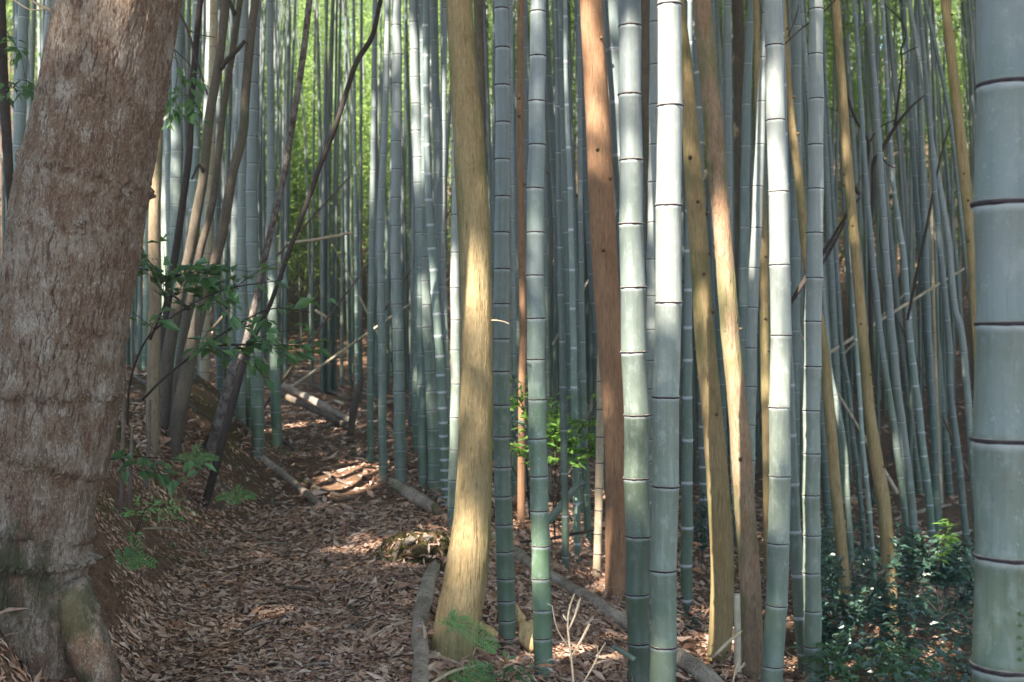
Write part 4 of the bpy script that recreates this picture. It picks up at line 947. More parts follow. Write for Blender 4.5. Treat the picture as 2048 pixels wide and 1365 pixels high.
# ------------------------------------------------------------------ broadleaf plants
def leaf_mesh(name, pos, d, L, W, base, nrm=None, fold=.22):
    pos = np.asarray(pos); d = np.asarray(d)
    if nrm is None:
        nrm = rng.normal(size=pos.shape) * .35 + np.array([0, -.35, 1.])
    V, T = leaf_cards(pos, d, nrm, L, W, fold)
    return mesh_np(name, V - np.asarray(base), T, smooth_shade=False)
def sprig(C, k, spread, L, up=-.25):
    """leaves set alternately along a twig with centres C (n,3): positions and directions"""
    q = np.sort(rng.random(k)) * (len(C) - 1)
    p = np.stack([np.interp(q, np.arange(len(C)), C[:, j]) for j in range(3)], 1)
    T, A, B = frames(C)
    t = np.stack([np.interp(q, np.arange(len(C)), T[:, j]) for j in range(3)], 1)
    side = np.cross(t, np.array([0, 0, 1.])); side /= np.linalg.norm(side, axis=1)[:, None] + 1e-9
    sg = np.where(np.arange(k) % 2 == 0, 1., -1.)[:, None]
    d = t * .55 + side * sg * rng.uniform(.4, 1.1, (k, 1)) + rng.normal(size=(k, 3)) * .25 + np.array([0, 0, up])
    return p + rng.normal(size=(k, 3)) * spread, d
def shrub(label, branches, Y, L, W, mat, name='shrub', group=None, dens=70, twigs=5, stem_r=.006, cat='shrub', twl=.22, first_leaf=.3):
    p0 = P(branches[0][0][0], branches[0][0][1], Y)
    p0[2] = min(p0[2], ground_z(p0[0], p0[1])) if len(branches[0][0]) < 4 else p0[2]
    root = empty(name, p0, label, cat, group)
    pos, drs = [], []
    for br in branches:
        rows = spline(np.array([P(q[0], q[1], Y + (q[2] if len(q) > 2 else 0)) for q in br]), .03)
        b = MB(); tube(b, rows, np.linspace(stem_r, stem_r * .35, len(rows)), 8)
        link('branch', b.mesh('branch', p0), M['bark_dark'], root)
        n = len(rows)
        for i in range(twigs):
            k = int(n * random.uniform(first_leaf, .98)); s0 = rows[min(k, n - 1)]
            T = rows[min(k + 1, n - 1)] - rows[max(0, k - 1)]; T /= np.linalg.norm(T) + 1e-9
            d = T * .7 + rng.normal(size=3) * np.array([.7, .7, .35]); d /= np.linalg.norm(d)
            l = twl * random.uniform(.6, 1.3)
            C = spline(np.array([s0, s0 + d * l * .5, s0 + d * l + np.array([0, 0, -.12 * l])]), .03)
            tw = MB(); tube(tw, C, np.linspace(stem_r * .35, stem_r * .15, len(C)), 5)
            link('twig', tw.mesh('twig', p0), M['bark_dark'], root)
            p, dd = sprig(C, dens // twigs, L * .12, L); pos.append(p); drs.append(dd)
        p, dd = sprig(rows[int(n * max(.5, first_leaf)):], max(4, dens // 8), L * .1, L); pos.append(p); drs.append(dd)
    pos = np.concatenate(pos); drs = np.concatenate(drs)
    k = rng.uniform(.6, 1.2, len(pos))
    link('foliage', leaf_mesh('foliage', pos, drs, L * k, W * k, p0), mat, root)
    return root
shrub('leafy green shrub with two arching dark branches beside the massive trunk', [
    [(255, 850), (258, 780), (275, 715), (310, 660), (400, 600), (470, 575), (556, 562)],
    [(285, 800), (330, 755), (400, 700), (470, 652), (545, 618), (620, 625)],
    [(300, 680), (330, 600), (310, 560), (300, 525)], [(430, 690), (500, 690), (560, 692), (585, 700)], [(380, 620), (330, 570), (380, 545), (440, 550)]], 5.2, .085, .042, M['leaf_shrub'], dens=60, twigs=8, twl=.24)
shrub('small leafy sprig low on the bank right of the massive trunk', [[(195, 975), (212, 935), (235, 912), (290, 915), (345, 918), (380, 925)], [(235, 912), (270, 940), (310, 945)]], 4.6, .07, .034, M['leaf_shrub'], name='sprig', cat='plant', group='small plants on the bank', dens=16, twigs=3, stem_r=.004, twl=.09)
shrub('feathery green plant on the bank below the small sprig', [[(270, 1070), (280, 1040), (300, 1012), (345, 1020)], [(275, 1065), (285, 1030), (275, 1005)]], 5.0, .045, .012, M['leaf_fern'], name='plant', cat='plant', group='small plants on the bank', dens=44, twigs=5, stem_r=.002, twl=.10, first_leaf=.1)
shrub('tiny green plant at the foot of the bank near the massive trunk', [[(180, 1130), (220, 1110), (255, 1098), (285, 1115)]], 4.7, .05, .02, M['leaf_shrub'], name='plant', cat='plant', group='small plants on the bank', dens=10, twigs=2, stem_r=.002, twl=.06)
shrub('leafy twigs hanging beside the massive trunk near the top left', [[(318, 40, 0, 0), (345, 90), (355, 140), (350, 200), (370, 240)], [(350, 100, 0, 0), (385, 140), (378, 190)], [(340, 160, 0, 0), (335, 200), (355, 235)]], 5.6, .075, .03, M['leaf_shrub'], name='leafy_twig', cat='twig', dens=22, twigs=4, stem_r=.003, twl=.12)
shrub('leafy twigs at the far left picture edge', [[(-30, 40, 0, 0), (10, 60), (40, 110), (55, 180)], [(-20, 150, 0, 0), (10, 165), (40, 190)]], 6.5, .08, .033, M['leaf_shrub'], name='leafy_twig', cat='twig', dens=30, twigs=5, stem_r=.003, twl=.15)
shrub('bright sunlit bush behind the two front bamboos with thin rings', [
    [(1110, 1080), (1105, 980), (1090, 900), (1060, 840), (1035, 790)], [(1108, 1050), (1120, 950), (1150, 880), (1180, 830), (1195, 800)],
    [(1105, 1000), (1060, 930), (1030, 900), (1010, 880)], [(1110, 980), (1110, 890), (1100, 840)], [(1110, 990), (1150, 930), (1185, 900)]], 8.6, .085, .038, M['leaf_bright'], name='bush', cat='bush', dens=120, twigs=9, stem_r=.008, twl=.26, first_leaf=.45)
shrub('dark dense bush top behind the thin reddish trunk', [
    [(1060, 1040), (1050, 900), (1035, 800), (1025, 750)], [(1060, 1000), (1070, 850), (1050, 770)], [(1060, 1000), (1010, 900), (1015, 820)]], 9.6, .07, .03, M['leaf_gloss'], name='bush', cat='bush', dens=90, twigs=8, stem_r=.008, twl=.25, first_leaf=.4)
shrub('dark glossy bush around the feet of the two gold trunks on the right', [
    [(1700, 1300), (1690, 1230), (1670, 1170), (1655, 1120)], [(1700, 1300), (1730, 1220), (1760, 1160), (1790, 1130)], [(1700, 1300), (1650, 1250), (1640, 1210)],
    [(1710, 1300), (1740, 1260), (1800, 1220), (1830, 1200)], [(1690, 1320), (1660, 1290), (1650, 1270)], [(1710, 1320), (1770, 1290), (1800, 1280)]], 7.7, .075, .032, M['leaf_gloss'], name='bush', cat='bush', dens=170, twigs=12, stem_r=.006, twl=.22, first_leaf=.25)
shrub('dark glossy bush left of the very thick right bamboo', [
    [(1880, 1230), (1870, 1160), (1850, 1100), (1840, 1075)], [(1880, 1230), (1905, 1150), (1930, 1090), (1945, 1070)], [(1880, 1230), (1890, 1180), (1895, 1120)], [(1880, 1230), (1840, 1180), (1820, 1130)], [(1880, 1240), (1930, 1190), (1950, 1160)]], 8.3, .085, .036, M['leaf_gloss'], name='bush', cat='bush', dens=130, twigs=10, stem_r=.006, twl=.24, first_leaf=.3)
shrub('small bright green shoot standing above the right glossy bush', [[(1876, 1150), (1880, 1110), (1884, 1075), (1890, 1058)], [(1880, 1090), (1900, 1070)]], 8.1, .075, .026, M['leaf_bright'], name='shoot', cat='shoot', dens=22, twigs=4, stem_r=.004, twl=.08, first_leaf=.2)
shrub('low dark bush at the bottom right between the pale culms and right bamboo', [
    [(1720, 1390), (1690, 1340), (1665, 1310)], [(1720, 1390), (1760, 1330), (1790, 1300)], [(1740, 1400), (1800, 1350), (1840, 1320)], [(1700, 1400), (1660, 1370), (1650, 1350)]], 6.6, .06, .025, M['leaf_shrub'], name='bush', cat='bush', dens=130, twigs=10, stem_r=.005, twl=.2, first_leaf=.2)
shrub('small green seedling at the foot of the front bamboo with thin rings', [[(1000, 1385), (990, 1350), (975, 1330)], [(1000, 1385), (1030, 1350), (1050, 1340)], [(1000, 1385), (1010, 1345)]], 5.2, .06, .024, M['leaf_shrub'], name='seedling', cat='seedling', dens=14, twigs=3, stem_r=.003, twl=.08)
shrub('small dark plant between the blue-green front bamboo and golden trunk', [[(1400, 1330), (1390, 1290), (1385, 1250)], [(1400, 1330), (1415, 1280)]], 7.2, .06, .025, M['leaf_gloss'], name='plant', cat='plant', dens=30, twigs=4, stem_r=.003, twl=.12)
shrub('dark leafy plant in the gap right of the golden trunk', [[(1400, 1160), (1395, 1080), (1390, 1020)], [(1400, 1160), (1410, 1050), (1405, 980)]], 9.5, .07, .03, M['leaf_gloss'], name='plant', cat='plant', dens=80, twigs=7, stem_r=.004, twl=.2)

# climbing vine on the nearest bamboo
vr = empty('climbing_vine', P(2047, 1365, 2.34), 'little round-leaved vine climbing the nearest bamboo at the right edge', 'vine')
vp0 = np.array(vr.location)
rows = spline(np.array([P(2043, 1400, 2.345), P(2045, 1330, 2.343), P(2043, 1270, 2.342), P(2046, 1225, 2.344)]), .01)
b = MB(); tube(b, rows, .0012, 6); link('stem', b.mesh('stem', vp0), M['bark_dark'], vr)
for i, (px, py) in enumerate(((2040, 1227), (2050, 1230), (2041, 1250), (2052, 1262), (2040, 1275), (2051, 1290), (2040, 1297), (2052, 1312), (2041, 1318), (2041, 1348), (2052, 1340), (2040, 1372))):
    p = P(px, py, 2.338)[None, :]
    d = np.array([[-1. if px < 2046 else 1., -.25, -.15]])
    link('leaf', leaf_mesh('leaf', p + np.array([[.004 if px < 2046 else -.004, 0, 0]]), d, .012, .010, vp0, np.array([[0, -1., .3]])), M['leaf_shrub'], vr)

# fern
def fern(label, fronds, Y, wpin):
    p0 = P(fronds[0][0][0], fronds[0][0][1], Y)
    root = empty('fern', p0, label, 'fern', 'ferns by the path')
    for fr in fronds:
        C = spline(np.array([P(q[0], q[1], Y + (q[2] if len(q) > 2 else 0)) for q in fr]), .006)
        b = MB(); tube(b, C, np.linspace(.0022, .0008, len(C)), 5)
        st = link('frond', b.mesh('frond', p0), M['leaf_fern'], root)
        T, A, B = frames(C)
        pos, d = [], []
        n = len(C)
        for i in range(int(n * .08), n, 2):
            f = i / n
            l = wpin * (math.sin(min(1, f * 2.2) * math.pi / 2)) * (1 - f) ** .6 + .006
            sd = np.cross(T[i], np.array([0, -.6, .8])); sd /= np.linalg.norm(sd)
            for sg in (1, -1):
                dd = sd * sg + T[i] * .45
                dd = dd / np.linalg.norm(dd)
                for q in np.linspace(.1, .95, 7):        # the little lobes of one leaflet
                    pos.append(C[i] + dd * l * q); d.append(dd * .8 + np.cross(dd, [0, -.6, .8]) * (.7 if int(q * 100) % 2 else -.7))
        pos = np.array(pos); d = np.array(d)
        link('leaflets', leaf_mesh('leaflets', pos, d, .015, .0055, p0, np.tile([0, -.6, .8], (len(pos), 1)), .05), M['leaf_fern'], st)
fern('arching fern frond in front of the mossy yellow trunk foot', [[(893, 1248), (915, 1247), (940, 1260), (970, 1280), (992, 1300)], [(905, 1262), (908, 1250), (898, 1232)], [(915, 1256), (920, 1245), (922, 1235)]], 5.05, .075)
fern('low fern at the bottom edge between path log and front bamboos', [[(930, 1365), (960, 1352), (985, 1358)], [(930, 1365), (905, 1350), (890, 1355)], [(930, 1365), (945, 1335), (965, 1330)]], 5.3, .03)
fern('small fern high on the bank below the slanting trunks', [[(390, 935), (410, 915), (435, 918)], [(390, 935), (372, 915), (350, 920)], [(390, 935), (395, 905), (392, 890)]], 8.2, .05)
fern('small fern halfway down the bank left of the path', [[(470, 1010), (490, 990), (512, 995)], [(470, 1010), (452, 992), (432, 998)], [(470, 1010), (474, 985), (480, 975)]], 8.0, .05)
fern('dark fern on the bank beside the path below the massive trunk', [[(265, 1140), (285, 1120), (310, 1130)], [(265, 1140), (250, 1115), (235, 1120)], [(265, 1140), (275, 1105), (270, 1085)]], 4.9, .03)

# dry branched stalk
def dry(label, segs, Y):
    segs = [[(q[0] + random.uniform(-1, 1), q[1], q[2] * .68) for q in sg] for sg in segs]
    r = twig_tree('dry_stalk', label, 'dry stalk', segs, Y, M['stick'], 'dry branched stalks', n=10)
dry('tall dry tan stalk with two upright forks in front of the log', [
    [(1148, 1380, 7), (1145, 1340, 7), (1140, 1300, 7), (1136, 1250, 6), (1140, 1215, 6), (1148, 1188, 5)], [(1137, 1262, 6), (1150, 1230, 7), (1158, 1202, 6), (1162, 1196, 3)],
    [(1140, 1318, 5), (1155, 1295, 6), (1170, 1265, 9), (1180, 1248, 6)], [(1136, 1245, 6), (1129, 1236, 6), (1127, 1230, 3)], [(1138, 1295, 5), (1118, 1265, 4), (1108, 1235, 4), (1104, 1212, 4), (1094, 1208, 3)]], 5.15)
dry('shorter dry tan stalk leaning right beside the tall dry stalk', [
    [(1165, 1370, 5), (1185, 1335, 5), (1200, 1305, 5), (1212, 1285, 4)], [(1187, 1330, 4), (1205, 1322, 4), (1220, 1320, 3)], [(1196, 1312, 4), (1195, 1292, 3), (1185, 1290, 2)]], 5.15)
dry('small dry curled stalk at the foot of the peeling trunk', [[(1465, 1372, 5), (1470, 1340, 5), (1478, 1318, 4)], [(1468, 1352, 3), (1490, 1325, 3)]], 5.7)
for a, b_, c_, lb in ((247, 690, 1000, 'dark dead upright stem close to the right side of the massive trunk'), (262, 860, 990, 'thin brown upright stem on the bank next to the dark dead stem'), (298, 800, 945, 'thin brown stem on the bank below the upright tan trunk')):
    Y = 5.6
    twig_tree('dead_sapling', lb, 'sapling', [[(a - 5, c_ + 30, 9), (a, (b_ + c_) / 2, 8), (a + 2, b_, 5)]], Y, M['log_dark'], 'dead stems on the left bank')

# roots hanging over the bank under the slanting trunks
for i, (lb, pp) in enumerate((('gnarled root running down the bank below the slanting trunks', [(345, 790, 12), (352, 830, 11), (360, 870, 9), (372, 905, 7)]), ('pale root crossing the bank under the leftmost slanting trunk', [(265, 870, 10), (290, 895, 10), (330, 905, 8), (370, 925, 6)]), ('thin root on the bank below the mottled trunk', [(400, 880, 8), (410, 915, 8), (425, 945, 6)]), ('dark root at the foot of the mottled trunk', [(435, 850, 14), (420, 890, 13), (400, 930, 10), (390, 960, 6)]), ('thin pale root trailing down the middle of the left bank', [(300, 930, 6), (330, 965, 6), (352, 1010, 5), (385, 1045, 4)]), ('dark forked root on the bank near the path toe', [(430, 960, 8), (455, 985, 7), (470, 1020, 5)]), ('level root joining the slanting trunks and the mottled trunk', [(250, 745, 9), (300, 770, 10), (345, 790, 10), (400, 825, 9), (440, 850, 9)]))):
    log(pp, M['log_dark'] if i != 1 else M['log'], lb, name='exposed_root', cat='root', group='exposed roots on the left bank', n=10, seed=60 + i)

# ------------------------------------------------------------------ litter and ground cover (nobody could count these)
def litter():
    def patch(x0, x1, y0, y1, n, size):
        x = rng.uniform(x0, x1, n); y = rng.uniform(y0, y1, n)
        dens = vnoise(x * 1.4, y * 1.4, seed=77) * .5 + .75
        u = x - np.interp(y, PY, PX)
        dens = dens * np.where((u < -.62) & (u > -1.75), .75 * (vnoise(x * 2.2, y * 2.2, seed=31) > -.35), 1) * np.where((x > 1.3) & (y < 13), .45, 1)
        k = (rng.random(n) < dens) & (np.abs(x) < y * .5 + .6)
        x, y = x[k], y[k]
        z = hz(x, y) + rng.uniform(.002, .016, len(x))
        a = rng.uniform(0, 2 * np.pi, len(x))
        e = .05
        gx_ = (hz(x + e, y) - hz(x - e, y)) / (2 * e); gy_ = (hz(x, y + e) - hz(x, y - e)) / (2 * e)
        d = np.stack([np.cos(a), np.sin(a), np.cos(a) * gx_ + np.sin(a) * gy_ + rng.normal(size=len(x)) * .15], 1)
        nn = np.stack([-gx_, -gy_, np.ones(len(x))], 1) + rng.normal(size=(len(x), 3)) * .22
        L = size * rng.lognormal(0, .38, len(x)) * np.where((u[k] < -.6) & (u[k] > -1.8), .7, 1)
        V, T = leaf_cards(np.stack([x, y, z], 1), d, nn, L, L * rng.uniform(.18, .55, len(x)), rng.uniform(-.35, .35, len(x))[:, None])
        return V, T
    Vs, Ts, o = [], [], 0
    for a in ((-4, .8, 3.2, 9.5, 105000, .043), (-3, .6, 3.2, 8, 45000, .022), (-6, 5, 9, 17, 40000, .07), (-.4, 6, 4, 11, 34000, .065), (-14, 14, 16, 34, 20000, .13)):
        V, T = patch(*a); Vs.append(V); Ts.append(T + o); o += len(V)
    # drifts heaped against the feet of the nearer stems
    for key, (S_, Y) in STEMS.items():
        if Y > 10.5: continue
        m = 170
        a = rng.uniform(0, 2 * np.pi, m); rr = S_[0, 3] + np.abs(rng.normal(size=m)) * .13
        x, y = S_[1, 0] + np.cos(a) * rr, S_[1, 1] + np.sin(a) * rr
        z = hz(x, y) + rng.uniform(0, 1, m) * .09 * np.exp(-((rr - S_[0, 3]) / .10) ** 2) + .004
        d = np.stack([-np.cos(a), -np.sin(a), np.full(m, .15)], 1) + rng.normal(size=(m, 3)) * np.array([.8, .8, .3])
        L = .055 * rng.lognormal(0, .35, m)
        V, T = leaf_cards(np.stack([x, y, z], 1), d, rng.normal(size=(m, 3)) * .5 + np.array([0, 0, 1.]), L, L * rng.uniform(.15, .4, m), .2)
        Vs.append(V); Ts.append(T + o); o += len(V)
    me = mesh_np('leaf_litter', np.concatenate(Vs), np.concatenate(Ts), smooth_shade=False)
    tag(link('leaf_litter', me, M['litter']), 'brown and pinkish fallen leaves covering path and bank', 'leaf litter', kind='stuff')
litter()
def cover():
    n = 38000
    x = rng.uniform(1.3, 6.5, n); y = rng.uniform(5.6, 13, n)
    k = (vnoise(x * 1.1, y * 1.1, seed=5) > -.4) & (x > y * .238) & (x < y * .45)
    x, y = x[k], y[k]
    pos = np.stack([x, y, hz(x, y) + rng.uniform(.02, 1, len(x)) ** 2 * (.10 + .42 * smooth(vnoise(x * 1.6, y * 1.6, seed=6) + .4))], 1)
    d = rdir(len(x)); d[:, 2] = d[:, 2] * .3 - .1
    V, T = leaf_cards(pos, d, rng.normal(size=pos.shape) * .35 + np.array([0, -.2, 1.]), rng.uniform(.04, .085, len(x)), rng.uniform(.018, .034, len(x)), .2)
    tag(link('ground_cover', mesh_np('ground_cover', V, T, smooth_shade=False), M['leaf_gloss']), 'low dark glossy leaves carpeting the right slope', 'ground cover', kind='stuff')
    # sparse seedlings and moss tufts on the bank
    n = 2600
    x = rng.uniform(-4, -1.4, n); y = rng.uniform(4.5, 12, n)
    u = x - np.interp(y, PY, PX)
    k = (u < -.5) & (u > -1.9) & (vnoise(x * 1.7, y * 1.7, seed=15) > .1)
    x, y = x[k], y[k]
    pos = np.stack([x, y, hz(x, y) + rng.uniform(.01, .05, len(x))], 1)
    d = rdir(len(x), .5)
    V, T = leaf_cards(pos, d, rng.normal(size=pos.shape) * .35 + np.array([0, -.2, 1.]), rng.uniform(.02, .05, len(x)), rng.uniform(.01, .02, len(x)), .2)
    tag(link('seedlings', mesh_np('seedlings', V, T, smooth_shade=False), M['leaf_shrub']), 'tiny green seedlings scattered over the mossy left bank', 'seedlings', kind='stuff')
cover()

# ------------------------------------------------------------------ the grove behind: individual culms
PROTO = []
def prototypes():
    for i in range(8):
        r_ = random.Random(100 + i)
        H = 12.0 + 2.2 * r_.random()
        lean = r_.uniform(-.2, .2); bend = r_.uniform(.5, 1.6); az = r_.uniform(0, 6.28)
        rows = []
        for f in np.linspace(0, 1, 14):
            off = lean * f + bend * max(0, f - .55) ** 2 * 3.2
            rows.append([off * math.cos(az) + .03 * math.sin(f * 9 + i), off * math.sin(az), f * H - .15, .048 * (1 - .80 * f ** 1.3)])
        C = spline(np.array(rows), .12)
        s = np.concatenate([[0], np.cumsum(np.linalg.norm(np.diff(C[:, :3], axis=0), axis=1))])
        S_ = np.concatenate([C, s[:, None]], 1)
        nl = []; q = .12; gp = .10
        while q < s[-1]:
            nl.append(q); gp = min(.33, gp * 1.1); q += gp * (1 + r_.uniform(-.05, .05))
        mb = MB(); culm_shape(mb, S_, nl, 10)
        b, f = make_crown(S_, np.zeros(3), 1700, .155, .50, seed=i)
        PROTO.append((mb.mesh('culm'), b, f, S_))
prototypes()
LAND = [(-999, 'at the far left edge beyond the massive trunk'), (330, 'behind the slanting brown trunks'), (450, 'behind the thick ringed bank culm'), (560, 'between the mottled trunk and the dark sapling'),
        (640, 'straight above the bend of the footpath'), (730, 'behind the ringed path-side culms'), (820, 'behind the clump left of the mossy yellow trunk'), (905, 'hidden behind the mossy yellow trunk'),
        (985, 'behind the sheath-footed front culm'), (1060, 'behind the sunlit bush'), (1180, 'behind the rust-brown trunk'), (1300, 'behind the pale ringed front culm'), (1400, 'behind the golden trunk'),
        (1480, 'behind the orange peeling trunk'), (1560, 'behind the sunlit white culm'), (1650, 'behind the yellow leaning trunk'), (1730, 'behind the leafless dark tree'), (1810, 'on the shaded right slope'), (1900, 'beside the very thick right culm')]
mats_far = [(M['bamboo'], 'grey-green'), (M['bamboo'], 'grey-green'), (M['bamboo_deep'], 'dark blue-green'), (M['bamboo_pale'], 'pale'), (M['bamboo_young'], 'white-noded'), (M['bamboo_dead'], 'tan dead'), (M['bamboo_olive'], 'olive')]
wts = [.34, .22, .24, .05, .05, .04, .06]
placed = []
def grove():
    made = 0; tries = 0
    CM = {}
    while made < 242 and tries < 20000:
        tries += 1
        px = random.uniform(262, 2040) if random.random() > .07 else random.uniform(-60, 150); Y = 10.8 + 24 * random.random() ** 1.25
        if px > 1950 and Y < 14: continue
        X = (px - CX) / F * Y
        u = X - np.interp(Y, PY, PX)
        if -.9 < u < .75 and Y < 18.5: continue
        if 560 < px < 740 and Y < 13: continue
        if 1640 < px < 1960 and Y < 13.5: continue
        if any((X - a) ** 2 + (Y - b) ** 2 < (.17 + .010 * Y) ** 2 for a, b in placed): continue
        placed.append((X, Y))
        mt, word = random.choices(mats_far, wts)[0]
        k = random.randrange(8); cm, bm, fm, S_ = PROTO[k]
        key = (k, mt.name)
        if key not in CM:
            c = cm.copy(); c.materials.clear(); c.materials.append(mt); CM[key] = c
        zone = [t for x0, t in LAND if px >= x0][-1]
        far = 'far' if Y > 22 else ('mid-distance' if Y > 15.5 else 'nearer')
        lb = f'{word} {far} bamboo {zone}'
        if 575 < px < 740 and Y > 15 and random.random() < .5: continue
        sc = random.uniform(.75, 1.2) * (.72 if 565 < px < 745 and Y > 15 else 1)
        root = empty('bamboo', (X, Y, ground_z(X, Y)), lb, 'bamboo', lb.replace(' bamboo ', ' bamboo culms '))
        lean = -.085 if px > 1620 else (-.03 if px > 1000 else (.02 if px < 600 else -.005))
        root.rotation_euler = (random.gauss(0, .02), lean + random.gauss(0, .022), random.uniform(0, 6.28))
        root.rotation_mode = 'ZYX' if False else 'XYZ'
        # the lean is about the world axis: turn the culm about its own axis first
        from mathutils import Matrix, Euler
        mtx = Matrix.Translation((X, Y, ground_z(X, Y))) @ Euler((random.gauss(0, .018), lean + random.gauss(0, .018), 0)).to_matrix().to_4x4() @ Matrix.Rotation(random.uniform(0, 6.28), 4, 'Z') @ Matrix.Diagonal((sc, sc, random.uniform(.9, 1.12), 1))
        root.matrix_world = mtx
        link('culm', CM[key], None, root)
        if word != 'tan dead' and not (300 < px < 860 and Y > 15) and random.random() < .6:
            link('branches', bm, M['bamboo_olive'], root)
            link('foliage', fm, M['leaf_bamboo'], root)
        made += 1
grove()

def dead_canes():
    used = set()
    for i in range(16):
        px = [620, 700, 780, 480, 1110, 1180, 1260, 1390, 1470, 1600, 1680, 1780, 1850, 1900, 400, 850][i]
        Y = 12.5 + (i * 37 % 10); py = [690, 560, 640, 600, 720, 560, 480, 700, 620, 640, 800, 620, 760, 560, 560, 500][i]
        a = R([35, -28, 55, 40, -35, 30, -50, 38, -42, 25, -30, 48, -22, 60, -40, 33][i]); L = (1.1 + .25 * (i % 5)) 
        c = P(px, py, Y); d = np.array([math.sin(a), .15, math.cos(a)])
        C = spline(np.array([c - d * L, c + d * .1 + np.array([0, 0, .03]), c + d * L]), .1)
        mb = MB(); S5 = np.concatenate([C, np.linspace(.020, .009, len(C))[:, None], (np.linspace(0, 2 * L, len(C)))[:, None]], 1)
        culm_shape(mb, S5, list(np.arange(.2, 2 * L, .22)), 8)
        zone = [t for x0, t in LAND if px >= x0][-1]
        o = link('dead_cane', mb.mesh('dead_cane', c), M['bamboo_dead'] if i % 3 else M['log_dark'], None, c)
        tag(o, ('tan' if i % 3 else 'dark') + ' dead cane caught slantwise ' + zone + (' high up' if py < 570 else ' low down'), 'dead cane', 'dead canes caught among the bamboo')
dead_canes()

# the wood far behind that reads as one mass
def far_wood():
    mb = MB(); P_, D_ = [], []
    n = 0
    while n < 1330:
        Y = 19 + 49 * random.random() ** 1.15
        px = random.uniform(-250, 2300) if n > 60 else random.uniform(540, 780)
        if n > 980: Y = random.uniform(15, 30); px = random.uniform(980, 2200) if n > 1090 else random.uniform(250, 570)
        X = (px - CX) / F * Y
        u = X - np.interp(Y, PY, PX)
        if -1.2 < u < 1 and Y < 24: continue
        if 575 < px < 745 and Y < 31 and Y > 20 and random.random() < .8: continue
        if 1600 < px < 1960 and 18 < Y < 30 and random.random() < .6: continue
        z = ground_z(X, Y); H = random.uniform(4.0, 8) if 28 < Y < 46 and (300 < px < 880 or (px > 1450 and random.random() < .6)) else random.uniform(9, 13); r = random.uniform(.03, .05) if n <= 980 else random.uniform(.024, .038)
        lx = random.gauss(-.03 if px > 1200 else 0, .03) * H; ly = random.gauss(0, .03) * H
        q = np.array([[X, Y, z - .2], [X + lx * .2, Y + ly * .2, z + H * .4], [X + lx * .6, Y + ly * .6, z + H * .75], [X + lx * 1.3, Y + ly * 1.3, z + H]])
        C = spline(q, .6)
        tube(mb, C, np.linspace(r, r * .25, len(C)), 6, cap=False, uvu=np.full(len(C), .1), uvv=np.full(len(C), .1))
        m = (1700 if random.random() < .92 else 0) if Y > 28 else 0
        f = np.clip(rng.beta(1.5, 1.2, m), .0, 1)
        k = (.40 + .60 * f) * (len(C) - 1)
        pp = np.stack([np.interp(k, np.arange(len(C)), C[:, j]) for j in range(3)], 1)
        cl = rng.normal(size=(26, 3)) * np.array([.75, .75, .4])
        pp = pp + cl[rng.integers(0, 26, m)] * (1.15 - f)[:, None] + rng.normal(size=(m, 3)) * .20
        P_.append(pp); D_.append(rng.normal(size=(m, 3)) * .8 + np.array([0, 0, -.5]))
        n += 1
    P_ = np.concatenate(P_); D_ = np.concatenate(D_)
    o = link('distant_bamboo', mb.mesh('distant_bamboo'), M['bamboo'])
    tag(o, 'distant mass of bamboo stems closing the view on the far hillside', 'bamboo wood', kind='stuff')
    V, Fq = leaf_quads(P_, D_, rng.normal(size=P_.shape) * .6 + np.array([0, 0, 1.]), .17 * rng.uniform(.7, 1.3, len(P_)), .042 * rng.uniform(.7, 1.3, len(P_)))
    o = link('distant_foliage', mesh_np('distant_foliage', V, Fq), M['leaf_bamboo'])
    tag(o, 'bright green bamboo foliage filling the far hillside', 'foliage', kind='stuff')
far_wood()

# ------------------------------------------------------------------ unseen leaf roof shaped to screen the sun, gaps aimed at chosen spots
GAPS = []
def gap(key, y0, y1, r, dx=0.0):
    """a hole in the leaf roof above the stretch of a stem seen between two rows of the photograph"""
    S_, Y = STEMS[key]
    z0, z1 = -(y0 - CY) / F * Y, -(y1 - CY) / F * Y
    for z in np.arange(min(z0, z1), max(z0, z1) + .01, .07):
        c = [np.interp(z, S_[:, 2], S_[:, k]) for k in range(4)]
        GAPS.append((c[0] + dx * c[3], c[1], z, r))
def gap_at(px, py, Y, r): GAPS.append((*P(px, py, Y), r))
gap('B6', 360, 660, .16); gap('B6', 840, 960, .09); gap('B6', 60, 300, .05)
gap('B2', 20, 200, .02)
gap('B9', 210, 480, .12); gap('B11', 0, 300, .05); gap('B12', 0, 420, .04); gap('B7', 0, 70, .12); gap('B7', 640, 780, .08); gap('B7', 920, 1100, .09)
gap('B8', 850, 1260, .07, -.8); gap('B20', 560, 790, .16); gap('B20', 800, 900, .08); gap('B5', 950, 1080, .05, -1.2); gap('B5', 1190, 1260, .05, -1.2)
gap('T2', 90, 200, .05); gap('T2', 240, 380, .07); gap('T2', 500, 660, .07); gap('T3', 180, 290, .09); gap('T3', 1120, 1200, .05, 1.1)
gap('T5', 470, 560, .09); gap('T5', 640, 800, .10, -.4); gap('T4', 980, 1310, .09); gap('T4', 150, 400, .05); gap('B4', 40, 110, .06, .8)
gap('B13', 1040, 1160, .09); gap('T14a', 420, 560, .10); gap('T14b', 460, 540, .05); gap('T14e', 430, 520, .13); gap('B27', 450, 720, .16)
gap('R6', 960, 1160, .10, -.8); gap('R9', 800, 900, .10); gap('B22', 600, 700, .05); gap('B23', 560, 680, .12); gap('B16', 40, 120, .1); gap('B14', 200, 330, .1); gap('B21', 200, 420, .12); gap('B19', 560, 680, .1)
gap('B30', 20, 200, .14); gap('B29', 440, 520, .1); gap('T6', 0, 60, .08); gap('B18', 250, 420, .1); gap('B17', 0, 120, .1); gap('C2', 150, 230, .1); gap('R5', 860, 960, .06)
